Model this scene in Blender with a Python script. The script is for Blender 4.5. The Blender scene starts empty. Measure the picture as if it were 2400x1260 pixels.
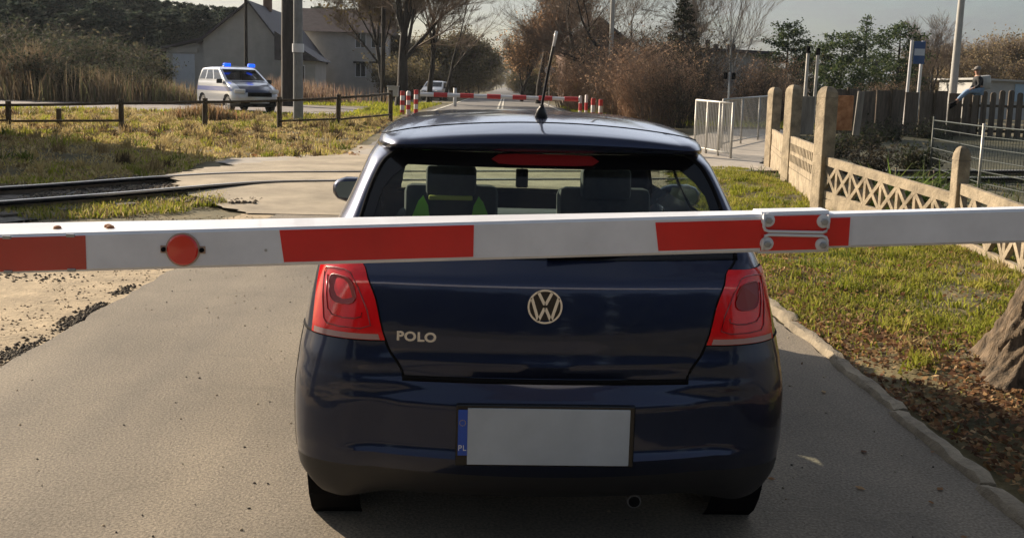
import bpy, bmesh, math, random
import numpy as np
from mathutils import Vector, Matrix, noise
random.seed(7); rng = np.random.default_rng(7)
R_ = math.radians
S = bpy.context.scene; COL = S.collection

# ---------------------------------------------------------------- camera
F_PX, CX, CY = 2280.0, 1200.0, 500.0
CAM = Vector((-0.25, -3.0, 1.6)); PITCH, YAW, ROLL = R_(7.45), R_(2.3), R_(1.5)
d_ = Vector((math.sin(YAW)*math.cos(PITCH), math.cos(YAW)*math.cos(PITCH), -math.sin(PITCH)))
r0 = Vector((math.cos(YAW), -math.sin(YAW), 0)); u0 = r0.cross(d_)
r_ = r0*math.cos(ROLL) + u0*math.sin(ROLL); u_ = r_.cross(d_)
cam = bpy.data.cameras.new('camera'); co = bpy.data.objects.new('camera', cam); COL.objects.link(co)
co.matrix_world = Matrix(((r_.x, u_.x, -d_.x, CAM.x), (r_.y, u_.y, -d_.y, CAM.y), (r_.z, u_.z, -d_.z, CAM.z), (0, 0, 0, 1)))
cam.sensor_width = 36; cam.lens = 36*F_PX/2400; cam.shift_y = -(630-CY)/2400; cam.clip_end = 6000; cam.clip_start = .05
S.camera = co

# ---------------------------------------------------------------- world, sun, exposure
SUN_EL = R_(22); SUN_AZ = math.atan2(-0.74, 0.67)          # azimuth from +Y towards +X
w = bpy.data.worlds.new('World'); S.world = w; w.use_nodes = True
nt = w.node_tree; bg = nt.nodes['Background']; bg.inputs['Strength'].default_value = 0.055
sky = nt.nodes.new('ShaderNodeTexSky'); sky.sky_type = 'NISHITA'; sky.sun_disc = False
sky.sun_elevation = SUN_EL; sky.sun_rotation = SUN_AZ; sky.air_density = 1.0; sky.dust_density = 1.8; sky.ozone_density = 1.5
hs = nt.nodes.new('ShaderNodeHueSaturation'); hs.inputs['Saturation'].default_value = 1.0
tc = nt.nodes.new('ShaderNodeTexCoord'); mp = nt.nodes.new('ShaderNodeMapping'); mp.inputs['Scale'].default_value = (1.2, 1.2, 5)
nz = nt.nodes.new('ShaderNodeTexNoise'); nz.inputs['Scale'].default_value = 2.2; nz.inputs['Detail'].default_value = 6; nz.inputs['Roughness'].default_value = .85
rp = nt.nodes.new('ShaderNodeValToRGB'); rp.color_ramp.elements[0].position = .28; rp.color_ramp.elements[1].position = .60
rp.color_ramp.elements[0].color = (0, 0, 0, 1); rp.color_ramp.elements[1].color = (.85, .85, .85, 1)
mx = nt.nodes.new('ShaderNodeMixRGB'); mx.inputs['Color2'].default_value = (3.0, 3.05, 3.15, 1)
L = nt.links
L.new(sky.outputs[0], hs.inputs['Color']); L.new(tc.outputs['Generated'], mp.inputs['Vector']); L.new(mp.outputs[0], nz.inputs['Vector'])
L.new(nz.outputs['Fac'], rp.inputs['Fac']); L.new(rp.outputs[0], mx.inputs['Fac']); L.new(hs.outputs[0], mx.inputs['Color1'])
L.new(mx.outputs[0], bg.inputs['Color'])
dp = nt.nodes.new('ShaderNodeVectorMath'); dp.operation = 'DOT_PRODUCT'; dp.inputs[1].default_value = (math.sin(SUN_AZ), math.cos(SUN_AZ), .15)
L.new(tc.outputs['Generated'], dp.inputs[0])
cc = nt.nodes.new('ShaderNodeValToRGB'); cc.color_ramp.elements[0].position = .15; cc.color_ramp.elements[0].color = (.31, .335, .375, 1); cc.color_ramp.elements[1].position = .95; cc.color_ramp.elements[1].color = (.98, .94, .86, 1)
L.new(dp.outputs['Value'], cc.inputs[0]); ml = nt.nodes.new('ShaderNodeVectorMath'); ml.operation = 'SCALE'; ml.inputs['Scale'].default_value = 6.6
L.new(cc.outputs[0], ml.inputs[0]); L.new(ml.outputs[0], mx.inputs['Color2'])
# added bright sky band above the frame, ahead, to lighten the car roof
sx = nt.nodes.new('ShaderNodeSeparateXYZ'); L.new(tc.outputs['Generated'], sx.inputs[0])
def mr(src, a, b, c, d):
    m_ = nt.nodes.new('ShaderNodeMapRange'); m_.interpolation_type = 'SMOOTHSTEP'; m_.inputs[1].default_value = a; m_.inputs[2].default_value = b; m_.inputs[3].default_value = c; m_.inputs[4].default_value = d; L.new(src, m_.inputs[0]); return m_.outputs[0]
def mul(a, b):
    m_ = nt.nodes.new('ShaderNodeMath'); m_.operation = 'MULTIPLY'; L.new(a, m_.inputs[0])
    if isinstance(b, float): m_.inputs[1].default_value = b
    else: L.new(b, m_.inputs[1])
    return m_.outputs[0]
d2 = nt.nodes.new('ShaderNodeVectorMath'); d2.operation = 'DOT_PRODUCT'; d2.inputs[1].default_value = (-.16, .987, 0); L.new(tc.outputs['Generated'], d2.inputs[0])
sky_fill = mul(mul(mr(sx.outputs[2], .10, .20, 0, 1), mr(sx.outputs[2], .62, .88, 1, 0)), mul(mr(d2.outputs['Value'], .15, .62, 0, 1), mr(nz.outputs['Fac'], .25, .6, .55, 1)))
mv = nt.nodes.new('ShaderNodeMixRGB'); mv.inputs['Color2'].default_value = (9.6, 10.4, 12.0, 1); L.new(sky_fill, mv.inputs['Fac']); L.new(mx.outputs[0], mv.inputs['Color1']); L.new(mv.outputs[0], bg.inputs['Color'])
sl = bpy.data.lights.new('sun', 'SUN'); sl.energy = 5.0; sl.angle = R_(.5); sl.color = (1, .84, .64)
so = bpy.data.objects.new('sun', sl); COL.objects.link(so)
sd = Vector((math.sin(SUN_AZ)*math.cos(SUN_EL), math.cos(SUN_AZ)*math.cos(SUN_EL), math.sin(SUN_EL)))
so.rotation_euler = sd.to_track_quat('Z', 'Y').to_euler(); so.location = (0, 0, 30)
S.view_settings.view_transform = 'Standard'; S.view_settings.look = 'None'; S.view_settings.exposure = 0.95; S.view_settings.gamma = 1
S.render.engine = 'CYCLES'
try: S.cycles.transparent_max_bounces = 24
except Exception: pass

# ---------------------------------------------------------------- helpers
def sm(a, b, x):
    t = min(1, max(0, (x-a)/(b-a))); return t*t*(3-2*t)
def H(x, y):                                              # terrain height
    return .30*sm(17, 33, y)+.38*math.exp(-((x+10.2)/3.4)**2-((y-15.6)/2.6)**2)
def at(px, py, Y):                                        # point on the world plane y = Y
    v = d_*F_PX + r_*(px-CX) - u_*(py-CY); t = (Y-CAM.y)/v.y
    return CAM + v*t
def gr(px, py):                                           # point on the ground
    z = 0
    for _ in range(12):
        v = d_*F_PX + r_*(px-CX) - u_*(py-CY); t = (z-CAM.z)/v.z
        p = CAM+v*t; z = H(p.x, p.y)
    return Vector((p.x, p.y, z))
def base(px, Y):                                          # ground point at depth Y under pixel column px (row ~250)
    p = at(px, 250, Y); return Vector((p.x, Y, H(p.x, Y)))
def top_z(px, py, Y): return at(px, py, Y).z

def newmat(name, color=(.5, .5, .5), rough=.8, metal=0, coat=0, spec=.5, var=0, scale=5, bump=0, bscale=30, attr=None, color2=None, detail=5, stretch=None):
    m = bpy.data.materials.new(name); m.use_nodes = True; n = m.node_tree; b = n.nodes['Principled BSDF']
    b.inputs['Base Color'].default_value = (*color, 1); b.inputs['Roughness'].default_value = rough; b.inputs['Metallic'].default_value = metal
    b.inputs['Coat Weight'].default_value = coat; b.inputs['Coat Roughness'].default_value = .05; b.inputs['Specular IOR Level'].default_value = spec
    t = n.nodes.new('ShaderNodeTexCoord'); mpn = n.nodes.new('ShaderNodeMapping'); n.links.new(t.outputs['Object'], mpn.inputs[0])
    if stretch: mpn.inputs['Scale'].default_value = stretch
    src = None
    if attr:
        a = n.nodes.new('ShaderNodeAttribute'); a.attribute_name = attr; src = a.outputs['Color']
    if var or color2:
        z = n.nodes.new('ShaderNodeTexNoise'); z.inputs['Scale'].default_value = scale; z.inputs['Detail'].default_value = detail; z.inputs['Roughness'].default_value = .62
        n.links.new(mpn.outputs[0], z.inputs['Vector'])
        cr = n.nodes.new('ShaderNodeValToRGB'); n.links.new(z.outputs['Fac'], cr.inputs[0])
        c2 = color2 if color2 else color
        cr.color_ramp.elements[0].position = .32; cr.color_ramp.elements[1].position = .68
        cr.color_ramp.elements[0].color = (*[max(0, c*(1-var)) for c in color], 1); cr.color_ramp.elements[1].color = (*[min(1, c*(1+var)) for c in c2], 1)
        if src is None: src = cr.outputs[0]
        else:
            mm = n.nodes.new('ShaderNodeMixRGB'); mm.blend_type = 'MULTIPLY'; mm.inputs[0].default_value = 1
            n.links.new(src, mm.inputs[1]); n.links.new(cr.outputs[0], mm.inputs[2]); src = mm.outputs[0]
    if src is not None: n.links.new(src, b.inputs['Base Color'])
    if bump:
        z2 = n.nodes.new('ShaderNodeTexNoise'); z2.inputs['Scale'].default_value = bscale; z2.inputs['Detail'].default_value = 8; z2.inputs['Roughness'].default_value = .65
        n.links.new(mpn.outputs[0], z2.inputs['Vector'])
        bm_ = n.nodes.new('ShaderNodeBump'); bm_.inputs['Strength'].default_value = bump; bm_.inputs['Distance'].default_value = .02
        n.links.new(z2.outputs['Fac'], bm_.inputs['Height']); n.links.new(bm_.outputs[0], b.inputs['Normal'])
    return m
def emis(m, c, s):
    b = m.node_tree.nodes['Principled BSDF']; b.inputs['Emission Color'].default_value = (*c, 1); b.inputs['Emission Strength'].default_value = s; return m
def glassmat(name, tint, refl=.9, ior=1.5):
    m = bpy.data.materials.new(name); m.use_nodes = True; n = m.node_tree; n.nodes.clear()
    o = n.nodes.new('ShaderNodeOutputMaterial'); mxs = n.nodes.new('ShaderNodeMixShader'); lw = n.nodes.new('ShaderNodeLayerWeight'); lw.inputs[0].default_value = .5; pw = n.nodes.new('ShaderNodeMath'); pw.operation = 'POWER'; pw.inputs[1].default_value = 4.5; n.links.new(lw.outputs['Facing'], pw.inputs[0]); f = n.nodes.new('ShaderNodeMath'); f.operation = 'MULTIPLY_ADD'; f.inputs[1].default_value = .9; f.inputs[2].default_value = .045; n.links.new(pw.outputs[0], f.inputs[0])
    t = n.nodes.new('ShaderNodeBsdfTransparent'); t.inputs[0].default_value = (*tint, 1)
    g = n.nodes.new('ShaderNodeBsdfGlossy'); g.inputs['Roughness'].default_value = .02; g.inputs[0].default_value = (refl, refl, refl, 1)
    n.links.new(f.outputs[0], mxs.inputs[0]); n.links.new(t.outputs[0], mxs.inputs[1]); n.links.new(g.outputs[0], mxs.inputs[2]); n.links.new(mxs.outputs[0], o.inputs[0])
    return m

class MB:
    def __init__(s): s.v = []; s.f = []
    def box(s, c, size, rz=0, rx=0, ry=0, bev=0):
        M = Matrix.Translation(Vector(c)) @ Matrix.Rotation(rz, 4, 'Z') @ Matrix.Rotation(ry, 4, 'Y') @ Matrix.Rotation(rx, 4, 'X')
        hx, hy, hz = size[0]/2, size[1]/2, size[2]/2; n = len(s.v)
        if not bev:
            for z in (-hz, hz):
                for x, y in ((-hx, -hy), (hx, -hy), (hx, hy), (-hx, hy)): s.v.append(tuple(M @ Vector((x, y, z))))
            s.f += [(n, n+3, n+2, n+1), (n+4, n+5, n+6, n+7)] + [(n+i, n+(i+1) % 4, n+4+(i+1) % 4, n+4+i) for i in range(4)]
        else:
            b = min(bev, hx*.49, hy*.49, hz*.49); bmx = bmesh.new()
            bmesh.ops.create_cube(bmx, size=1); bmesh.ops.scale(bmx, vec=(2*hx, 2*hy, 2*hz), verts=bmx.verts)
            bmesh.ops.bevel(bmx, geom=bmx.edges[:], offset=b, segments=2, profile=.5, affect='EDGES')
            bmx.verts.index_update()
            for q in bmx.verts: s.v.append(tuple(M @ q.co))
            for q in bmx.faces: s.f.append(tuple(n+k.index for k in q.verts))
            bmx.free()
        return s
    def tube(s, pts, rad, sides=6, cap=True):
        pts = [Vector(p) for p in pts]; k = len(pts); n = len(s.v)
        if not hasattr(rad, '__len__'): rad = [rad]*k
        up = Vector((0, 0, 1))
        for i, p in enumerate(pts):
            t = (pts[min(i+1, k-1)]-pts[max(i-1, 0)]).normalized()
            a = t.cross(up if abs(t.z) < .95 else Vector((1, 0, 0))).normalized(); b = t.cross(a)
            for j in range(sides):
                an = 2*math.pi*j/sides; s.v.append(tuple(p + (a*math.cos(an)+b*math.sin(an))*rad[i]))
        for i in range(k-1):
            for j in range(sides): s.f.append((n+i*sides+j, n+i*sides+(j+1) % sides, n+(i+1)*sides+(j+1) % sides, n+(i+1)*sides+j))
        if cap: s.f.append(tuple(n+j for j in range(sides))[::-1]); s.f.append(tuple(n+(k-1)*sides+j for j in range(sides)))
        return s
    def lathe(s, prof, c=(0, 0, 0), axis='X', n=28):     # prof: list of (axial, radius)
        o = len(s.v); c = Vector(c)
        for a, r in prof:
            for j in range(n):
                t = 2*math.pi*j/n; q = (a, r*math.cos(t), r*math.sin(t)) if axis == 'X' else ((r*math.cos(t), a, r*math.sin(t)) if axis == 'Y' else (r*math.cos(t), r*math.sin(t), a))
                s.v.append(tuple(c+Vector(q)))
        for i in range(len(prof)-1):
            for j in range(n): s.f.append((o+i*n+j, o+i*n+(j+1) % n, o+(i+1)*n+(j+1) % n, o+(i+1)*n+j))
        s.f.append(tuple(o+j for j in range(n))); s.f.append(tuple(o+(len(prof)-1)*n+j for j in range(n))[::-1])
        return s
    def prism(s, poly, a, b):                             # poly of 3D points, offset vectors a and b
        n = len(s.v); k = len(poly)
        for o in (a, b):
            for p in poly: s.v.append(tuple(Vector(p)+Vector(o)))
        s.f.append(tuple(range(n, n+k))[::-1]); s.f.append(tuple(range(n+k, n+2*k)))
        for i in range(k): s.f.append((n+i, n+(i+1) % k, n+k+(i+1) % k, n+k+i))
        return s
    def face(s, pts):
        n = len(s.v); s.v += [tuple(p) for p in pts]; s.f.append(tuple(range(n, n+len(pts)))); return s
    def build(s, name, mat, parent=None, smooth=False, sharp=None):
        me = bpy.data.meshes.new(name); me.from_pydata(s.v, [], s.f); me.materials.append(mat); me.update()
        bmx = bmesh.new(); bmx.from_mesh(me); bmesh.ops.recalc_face_normals(bmx, faces=bmx.faces); bmx.to_mesh(me); bmx.free()
        if smooth:
            me.polygons.foreach_set('use_smooth', [True]*len(me.polygons))
            if sharp: me.set_sharp_from_angle(angle=R_(sharp))
        o = bpy.data.objects.new(name, me); COL.objects.link(o)
        if parent: o.parent = parent
        return o
def np_mesh(name, V, F, mat, parent=None, col=None, smooth=False):
    me = bpy.data.meshes.new(name); nv, nf, k = len(V), len(F), F.shape[1]
    me.vertices.add(nv); me.vertices.foreach_set('co', V.astype(np.float32).ravel())
    me.loops.add(nf*k); me.polygons.add(nf)
    me.polygons.foreach_set('loop_start', np.arange(0, nf*k, k, dtype=np.int32)); me.polygons.foreach_set('loop_total', np.full(nf, k, dtype=np.int32))
    me.loops.foreach_set('vertex_index', F.astype(np.int32).ravel())
    if smooth: me.polygons.foreach_set('use_smooth', np.ones(nf, dtype=bool))
    me.update(calc_edges=True)
    if col is not None:
        a = me.attributes.new('tint', 'FLOAT_COLOR', 'POINT'); a.data.foreach_set('color', np.c_[col, np.ones(nv)].astype(np.float32).ravel())
    me.materials.append(mat); me.validate()
    o = bpy.data.objects.new(name, me); COL.objects.link(o)
    if parent: o.parent = parent
    return o
def empty(name, loc=(0, 0, 0), rz=0):
    o = bpy.data.objects.new(name, None); COL.objects.link(o); o.location = loc; o.rotation_euler = (0, 0, rz); o.empty_display_size = .3; return o
def tag(o, label=None, cat=None, group=None, kind=None):
    if label: o['label'] = label
    if cat: o['category'] = cat
    if group: o['group'] = group
    if kind: o['kind'] = kind
    return o
def thing(name, label, cat, loc=(0, 0, 0), rz=0, group=None): return tag(empty(name, loc, rz), label, cat, group)
KIDS = {}
def copy_tree(o, parent=None):
    c = o.copy(); COL.objects.link(c)
    if parent: c.parent = parent
    for ch in [q for q in bpy.data.objects if q.parent == o and q != c]: copy_tree(ch, c)
    return c

# ---------------------------------------------------------------- materials
M = {}
def mats():
    # asphalt: aggregate grain, patches, cracks
    m = newmat('asphalt', (.215, .188, .150), .92, var=.2, scale=.8, bump=.5, bscale=120); n = m.node_tree; b = n.nodes['Principled BSDF']
    src = b.inputs['Base Color'].links[0].from_socket
    t = n.nodes.new('ShaderNodeTexCoord')
    g = n.nodes.new('ShaderNodeTexNoise'); g.inputs['Scale'].default_value = 85; g.inputs['Detail'].default_value = 4; n.links.new(t.outputs['Object'], g.inputs[0])
    cr = n.nodes.new('ShaderNodeValToRGB'); cr.color_ramp.elements[0].position = .35; cr.color_ramp.elements[0].color = (.66, .64, .62, 1); cr.color_ramp.elements[1].position = .68; cr.color_ramp.elements[1].color = (1.32, 1.3, 1.26, 1)
    n.links.new(g.outputs['Fac'], cr.inputs[0]); mm = n.nodes.new('ShaderNodeMixRGB'); mm.blend_type = 'MULTIPLY'; mm.inputs[0].default_value = 1
    n.links.new(src, mm.inputs[1]); n.links.new(cr.outputs[0], mm.inputs[2])
    vo = n.nodes.new('ShaderNodeTexVoronoi'); vo.feature = 'DISTANCE_TO_EDGE'; vo.inputs['Scale'].default_value = .85
    wn = n.nodes.new('ShaderNodeTexNoise'); wn.inputs['Scale'].default_value = 2.5; wn.inputs['Detail'].default_value = 6
    ad = n.nodes.new('ShaderNodeMixRGB'); ad.blend_type = 'ADD'; ad.inputs[0].default_value = .55; n.links.new(t.outputs['Object'], ad.inputs[1]); n.links.new(t.outputs['Object'], wn.inputs[0]); n.links.new(wn.outputs['Color'], ad.inputs[2]); n.links.new(ad.outputs[0], vo.inputs['Vector'])
    c3 = n.nodes.new('ShaderNodeValToRGB'); c3.color_ramp.elements[0].position = .0; c3.color_ramp.elements[0].color = (.62, .62, .62, 1); c3.color_ramp.elements[1].position = .012; c3.color_ramp.elements[1].color = (1, 1, 1, 1)
    n.links.new(vo.outputs['Distance'], c3.inputs[0]); m2 = n.nodes.new('ShaderNodeMixRGB'); m2.blend_type = 'MULTIPLY'; m2.inputs[0].default_value = .3
    n.links.new(mm.outputs[0], m2.inputs[1]); n.links.new(c3.outputs[0], m2.inputs[2]); n.links.new(m2.outputs[0], b.inputs['Base Color'])
    # wheel tracks: long soft bands along the road
    m5 = n.nodes.new('ShaderNodeMapping'); m5.inputs['Scale'].default_value = (1.1, .07, 1); n.links.new(t.outputs['Object'], m5.inputs[0])
    z5 = n.nodes.new('ShaderNodeTexNoise'); z5.inputs['Scale'].default_value = 1.6; z5.inputs['Detail'].default_value = 5; n.links.new(m5.outputs[0], z5.inputs[0])
    c5 = n.nodes.new('ShaderNodeValToRGB'); c5.color_ramp.elements[0].position = .36; c5.color_ramp.elements[0].color = (.84, .84, .85, 1); c5.color_ramp.elements[1].position = .66; c5.color_ramp.elements[1].color = (1.12, 1.10, 1.06, 1); n.links.new(z5.outputs['Fac'], c5.inputs[0])
    m6 = n.nodes.new('ShaderNodeMixRGB'); m6.blend_type = 'MULTIPLY'; m6.inputs[0].default_value = 1; n.links.new(m2.outputs[0], m6.inputs[1]); n.links.new(c5.outputs[0], m6.inputs[2]); n.links.new(m6.outputs[0], b.inputs['Base Color'])
    M['asphalt'] = m
    M['asphalt_far'] = newmat('asphalt_far', (.16, .15, .14), .85, var=.25, scale=.6, bump=.3, bscale=60)
    M['crossing'] = newmat('crossing_asphalt', (.38, .315, .225), .9, var=.28, scale=1.6, bump=.5, bscale=90)
    M['sand'] = newmat('sand', (.40, .31, .195), .95, var=.35, scale=3.5, bump=1.0, bscale=26, detail=9)
    M['path'] = newmat('pale_paving', (.36, .32, .27), .9, var=.18, scale=3, bump=.3, bscale=40)
    M['soil'] = newmat('soil_turf', (.060, .062, .026), .95, color2=(.150, .118, .055), var=.2, scale=1.7, bump=1, bscale=14, detail=9)
    M['verge'] = newmat('verge_soil', (.07, .075, .025), .95, color2=(.14, .11, .055), var=.25, scale=6, bump=1, bscale=30, detail=9)
    M['kerb'] = newmat('kerb_concrete', (.27, .225, .16), .9, var=.35, scale=6, bump=.9, bscale=40)
    M['white_line'] = newmat('line_paint', (.62, .6, .52), .8, var=.25, scale=5)
    M['grass'] = newmat('grass_blades', (1, 1, 1), .75, attr='tint', spec=.2)
    M['leaf'] = newmat('dead_leaf', (1, 1, 1), .8, attr='tint', spec=.2)
    M['paint'] = newmat('navy_metallic_paint', (.014, .023, .062), .36, metal=.85, coat=1, spec=.5)
    M['blackplastic'] = newmat('black_plastic', (.018, .018, .02), .5, bump=.1, bscale=300)
    M['black'] = newmat('matt_black', (.006, .006, .007), .9, spec=.1)
    M['rubber'] = newmat('tyre_rubber', (.035, .034, .033), .85, var=.2, scale=20)
    M['alloy'] = newmat('alloy', (.35, .35, .36), .35, metal=.9)
    M['chrome'] = newmat('chrome', (.72, .73, .74), .16, metal=1)
    M['redlens'] = newmat('red_lens', (.66, .003, .008), .16, coat=.5, var=.12, scale=10)
    M['darklens'] = newmat('dark_red_lens', (.20, .006, .01), .45, coat=.2)
    M['deeplens'] = newmat('lens_groove', (.24, .005, .009), .3, coat=.6)
    M['clearlens'] = newmat('clear_lens', (.36, .22, .22), .15, coat=1)
    M['brakelens'] = newmat('brake_lens', (.22, .012, .014), .3, coat=.3)
    M['glass'] = glassmat('tinted_glass', (.78, .85, .80)); M['screen'] = glassmat('clear_glass', (.80, .90, .82))
    M['glassdark'] = glassmat('dark_glass', (.16, .19, .19))
    M['frit'] = newmat('black_glass_border', (.004, .004, .005), .12, spec=.5)
    M['seat'] = newmat('seat_cloth', (.035, .04, .047), .9, var=.2, scale=30)
    M['trim'] = newmat('interior_trim', (.03, .031, .034), .8)
    M['dash'] = newmat('dashboard', (.03, .034, .036), .7)
    M['vest'] = newmat('hi_vis_green', (.38, .95, .10), .7)
    M['vesttape'] = newmat('hi_vis_tape', (.55, .62, .12), .5)
    M['plate'] = newmat('plate_face', (.42, .46, .50), .45, var=.12, scale=4)
    M['plateblue'] = newmat('plate_blue', (.02, .08, .42), .4)
    M['whitepaint'] = newmat('white_paint', (.70, .70, .71), .35, coat=.4, var=.06, scale=2)
    M['beam'] = newmat('barrier_white', (.78, .79, .83), .38, coat=.3, var=.10, scale=5, bump=.06, bscale=14)
    M['beamred'] = newmat('barrier_red', (.74, .012, .014), .30, coat=.4, var=.10, scale=4, bump=.05, bscale=14)
    M['beamredfade'] = newmat('barrier_red_faded', (.58, .06, .045), .35, coat=.4, var=.10, scale=4)
    M['reflector'] = newmat('red_reflector', (.75, .02, .012), .2, coat=1)
    M['zinc'] = newmat('zinc', (.42, .43, .44), .45, metal=.8, var=.15, scale=30)
    M['concrete'] = newmat('weathered_concrete', (.32, .26, .18), .9, var=.42, scale=5, bump=.8, bscale=35, detail=9)
    M['polepale'] = newmat('pale_pole', (.42, .41, .38), .85, var=.12, scale=4); M['polecon'] = newmat('pole_concrete', (.22, .23, .235), .85, var=.15, scale=4, bump=.3, bscale=30)
    M['wood'] = newmat('old_wood', (.075, .056, .034), .9, var=.4, scale=4, bump=.6, bscale=20, stretch=(6, 6, .7))
    M['darkboard'] = newmat('dark_boards', (.13, .105, .08), .9, var=.4, scale=3, bump=.6, bscale=12, stretch=(5, 5, .6))
    M['greyboard'] = newmat('grey_boards', (.24, .22, .19), .9, var=.3, scale=3, bump=.5, bscale=14, stretch=(5, 5, .6))
    M['rust'] = newmat('rusty_sheet', (.36, .13, .045), .85, color2=(.46, .24, .12), var=.35, scale=6, bump=.4, bscale=20)
    M['steelfence'] = newmat('galvanised_steel', (.46, .45, .42), .55, metal=.4, var=.15, scale=10)
    M['rail'] = newmat('rail_steel', (.26, .21, .17), .55, metal=.5, var=.25, scale=8)
    M['railtop'] = newmat('rail_head', (.62, .58, .52), .28, metal=.9)
    M['sleeper'] = newmat('sleeper', (.12, .10, .08), .9, var=.3, scale=8, bump=.6)
    M['ballast'] = newmat('ballast', (.15, .135, .11), .95, var=.6, scale=16, bump=1, bscale=40, detail=9)
    M['bark'] = newmat('bark', (.035, .028, .02), .95, color2=(.17, .122, .078), var=.35, scale=9, bump=1, bscale=20, detail=10, stretch=(3, 3, .6))
    M['barkdark'] = newmat('dark_bark', (.032, .027, .023), .95, var=.3, scale=6, stretch=(3, 3, .6), bump=.6, bscale=12)
    M['twig'] = newmat('twigs', (.17, .13, .10), .95, var=.3, scale=1)
    M['twigred'] = newmat('reddish_twigs', (.36, .23, .15), .95, var=.35, scale=1.1)
    M['foliage'] = newmat('foliage', (1, 1, 1), .8, attr='tint', spec=.15)
    M['greywall'] = newmat('grey_render', (.43, .42, .40), .9, var=.12, scale=1.2, bump=.2, bscale=10)
    M['palewall'] = newmat('pale_render', (.40, .40, .39), .9, var=.12, scale=1.2)
    M['brickwall'] = newmat('old_brick', (.17, .10, .07), .9, var=.3, scale=2)
    M['roof'] = newmat('dark_tiles', (.06, .055, .065), .75, var=.25, scale=3, bump=.4, bscale=9)
    M['roofred'] = newmat('brown_tiles', (.11, .075, .065), .8, var=.25, scale=3)
    M['white'] = newmat('white_frame', (.65, .67, .70), .6)
    M['door'] = newmat('pale_door', (.48, .53, .60), .6, var=.05)
    M['pane'] = newmat('window_pane', (.03, .035, .04), .08, spec=.6)
    M['silver'] = newmat('silver_paint', (.52, .55, .60), .3, metal=.25, coat=1)
    M['navyband'] = newmat('blue_band', (.02, .06, .30), .4, coat=.5)
    M['navyhood'] = newmat('dark_blue_hood', (.012, .022, .07), .3, coat=1); M['bluelamp'] = emis(newmat('blue_lamp', (.02, .15, .9), .3), (.004, .07, 1.0), 1.1)
    M['signblue'] = newmat('sign_blue', (.03, .08, .22), .5)
    M['signyellow'] = newmat('sign_yellow', (.50, .36, .06), .6)
    M['skin'] = newmat('skin', (.42, .25, .17), .6)
    M['jacket'] = newmat('black_jacket', (.012, .012, .014), .8)
    M['jeans'] = newmat('light_jeans', (.26, .38, .55), .85, var=.25, scale=12)
    M['cap'] = newmat('grey_cap', (.22, .20, .18), .9)
    M['postwhite'] = newmat('post_white', (.62, .60, .58), .5); M['postred'] = newmat('post_red', (.50, .03, .03), .5)
    M['greenmetal'] = newmat('green_metal', (.045, .055, .048), .6)
def translucent(m, f):
    n = m.node_tree; b = n.nodes['Principled BSDF']; o = n.nodes['Material Output']; t = n.nodes.new('ShaderNodeBsdfTranslucent'); x = n.nodes.new('ShaderNodeMixShader'); x.inputs[0].default_value = f
    n.links.new(b.inputs['Base Color'].links[0].from_socket, t.inputs[0]); n.links.new(b.outputs[0], x.inputs[1]); n.links.new(t.outputs[0], x.inputs[2]); n.links.new(x.outputs[0], o.inputs['Surface'])
mats()
for k_ in ('grass', 'leaf', 'foliage'): translucent(M[k_], .42)
# ================================================================ SETTING
def fbm(x, y, s, seed=0): return noise.fractal(Vector((x*s+seed*13.7, y*s-seed*7.1, seed*3.3)), 1.0, 2.0, 4)
def roadc(y): return -.45 if y < 1 else -.45+.0307*(y-1)*sm(1, 14, y) if y > 1 else -.45
def hump(y): return .11*sm(8.5, 11.5, y)*(1-sm(15.5, 19, y))
def ground_sheet():
    xs = np.unique(np.r_[-3000, -1500, -700, -300, -160, np.linspace(-90, -16, 38), np.linspace(-16, 12, 113), np.linspace(12, 60, 33), 90, 160, 300, 700, 1500, 3000])
    ys = np.unique(np.r_[-1500, -300, -60, -20, np.linspace(-8, 40, 193), np.linspace(40, 120, 50), 160, 220, 300, 500, 900, 1800, 5000])
    V = []; 
    for y in ys:
        for x in xs:
            z = H(x, y)
            near = -16 < x < 12 and -8 < y < 40
            if near:
                road = abs(x-roadc(y)) < 2.9 or (8 < y < 22 and -5 < x < 7)
                z += -.02 if road else .035*fbm(x, y, .9, 1)
                if x > 2.1 and y < 16: z += .07*sm(2.1, 2.3, x) + .05*sm(2.4, 4.5, x)
                if x > 4.7 and y < 35 and not road: z -= .15*sm(4.8, 6, x)
                if x < -5 and 5 < y < 17: z -= .05
            V.append((x, y, z))
    nx, ny = len(xs), len(ys)
    i = np.arange(nx*ny).reshape(ny, nx)
    F = np.stack([i[:-1, :-1], i[:-1, 1:], i[1:, 1:], i[1:, :-1]], -1).reshape(-1, 4)
    return tag(np_mesh('ground', np.array(V), F, M['soil'], smooth=True), kind='structure')
ground_sheet()
def strip(name, rows, mat, lift, step=.25, jit=.0, ncol=6, seed=0, hmp=False):
    """rows (y, xl, xr): a sheet following the terrain"""
    ys = np.arange(rows[0][0], rows[-1][0]+1e-6, step)
    ry = [r[0] for r in rows]; V = []; 
    for k, y in enumerate(ys):
        a = np.interp(y, ry, [r[1] for r in rows]); b = np.interp(y, ry, [r[2] for r in rows])
        a += jit*(fbm(a, y, 2.2, seed)+.5*fbm(a, y, 9, seed+1)); b += jit*(fbm(b, y, 2.2, seed+2)+.5*fbm(b, y, 9, seed+3))
        for c in range(ncol+1):
            x = a+(b-a)*c/ncol; V.append((x, y, H(x, y)+lift+(hump(y) if hmp else 0)))
    n = len(ys); i = np.arange(n*(ncol+1)).reshape(n, ncol+1)
    F = np.stack([i[:-1, :-1], i[:-1, 1:], i[1:, 1:], i[1:, :-1]], -1).reshape(-1, 4)
    return tag(np_mesh(name, np.array(V), F, mat, smooth=True), kind='structure')
strip('road', [(-8, -2.9, 1.86), (4, -2.78, 1.92), (7, -2.7, 2.0), (9, -2.6, 2.3), (10.2, -2.6, 3)], M['asphalt'], .012, .1, .05, hmp=True)
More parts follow.
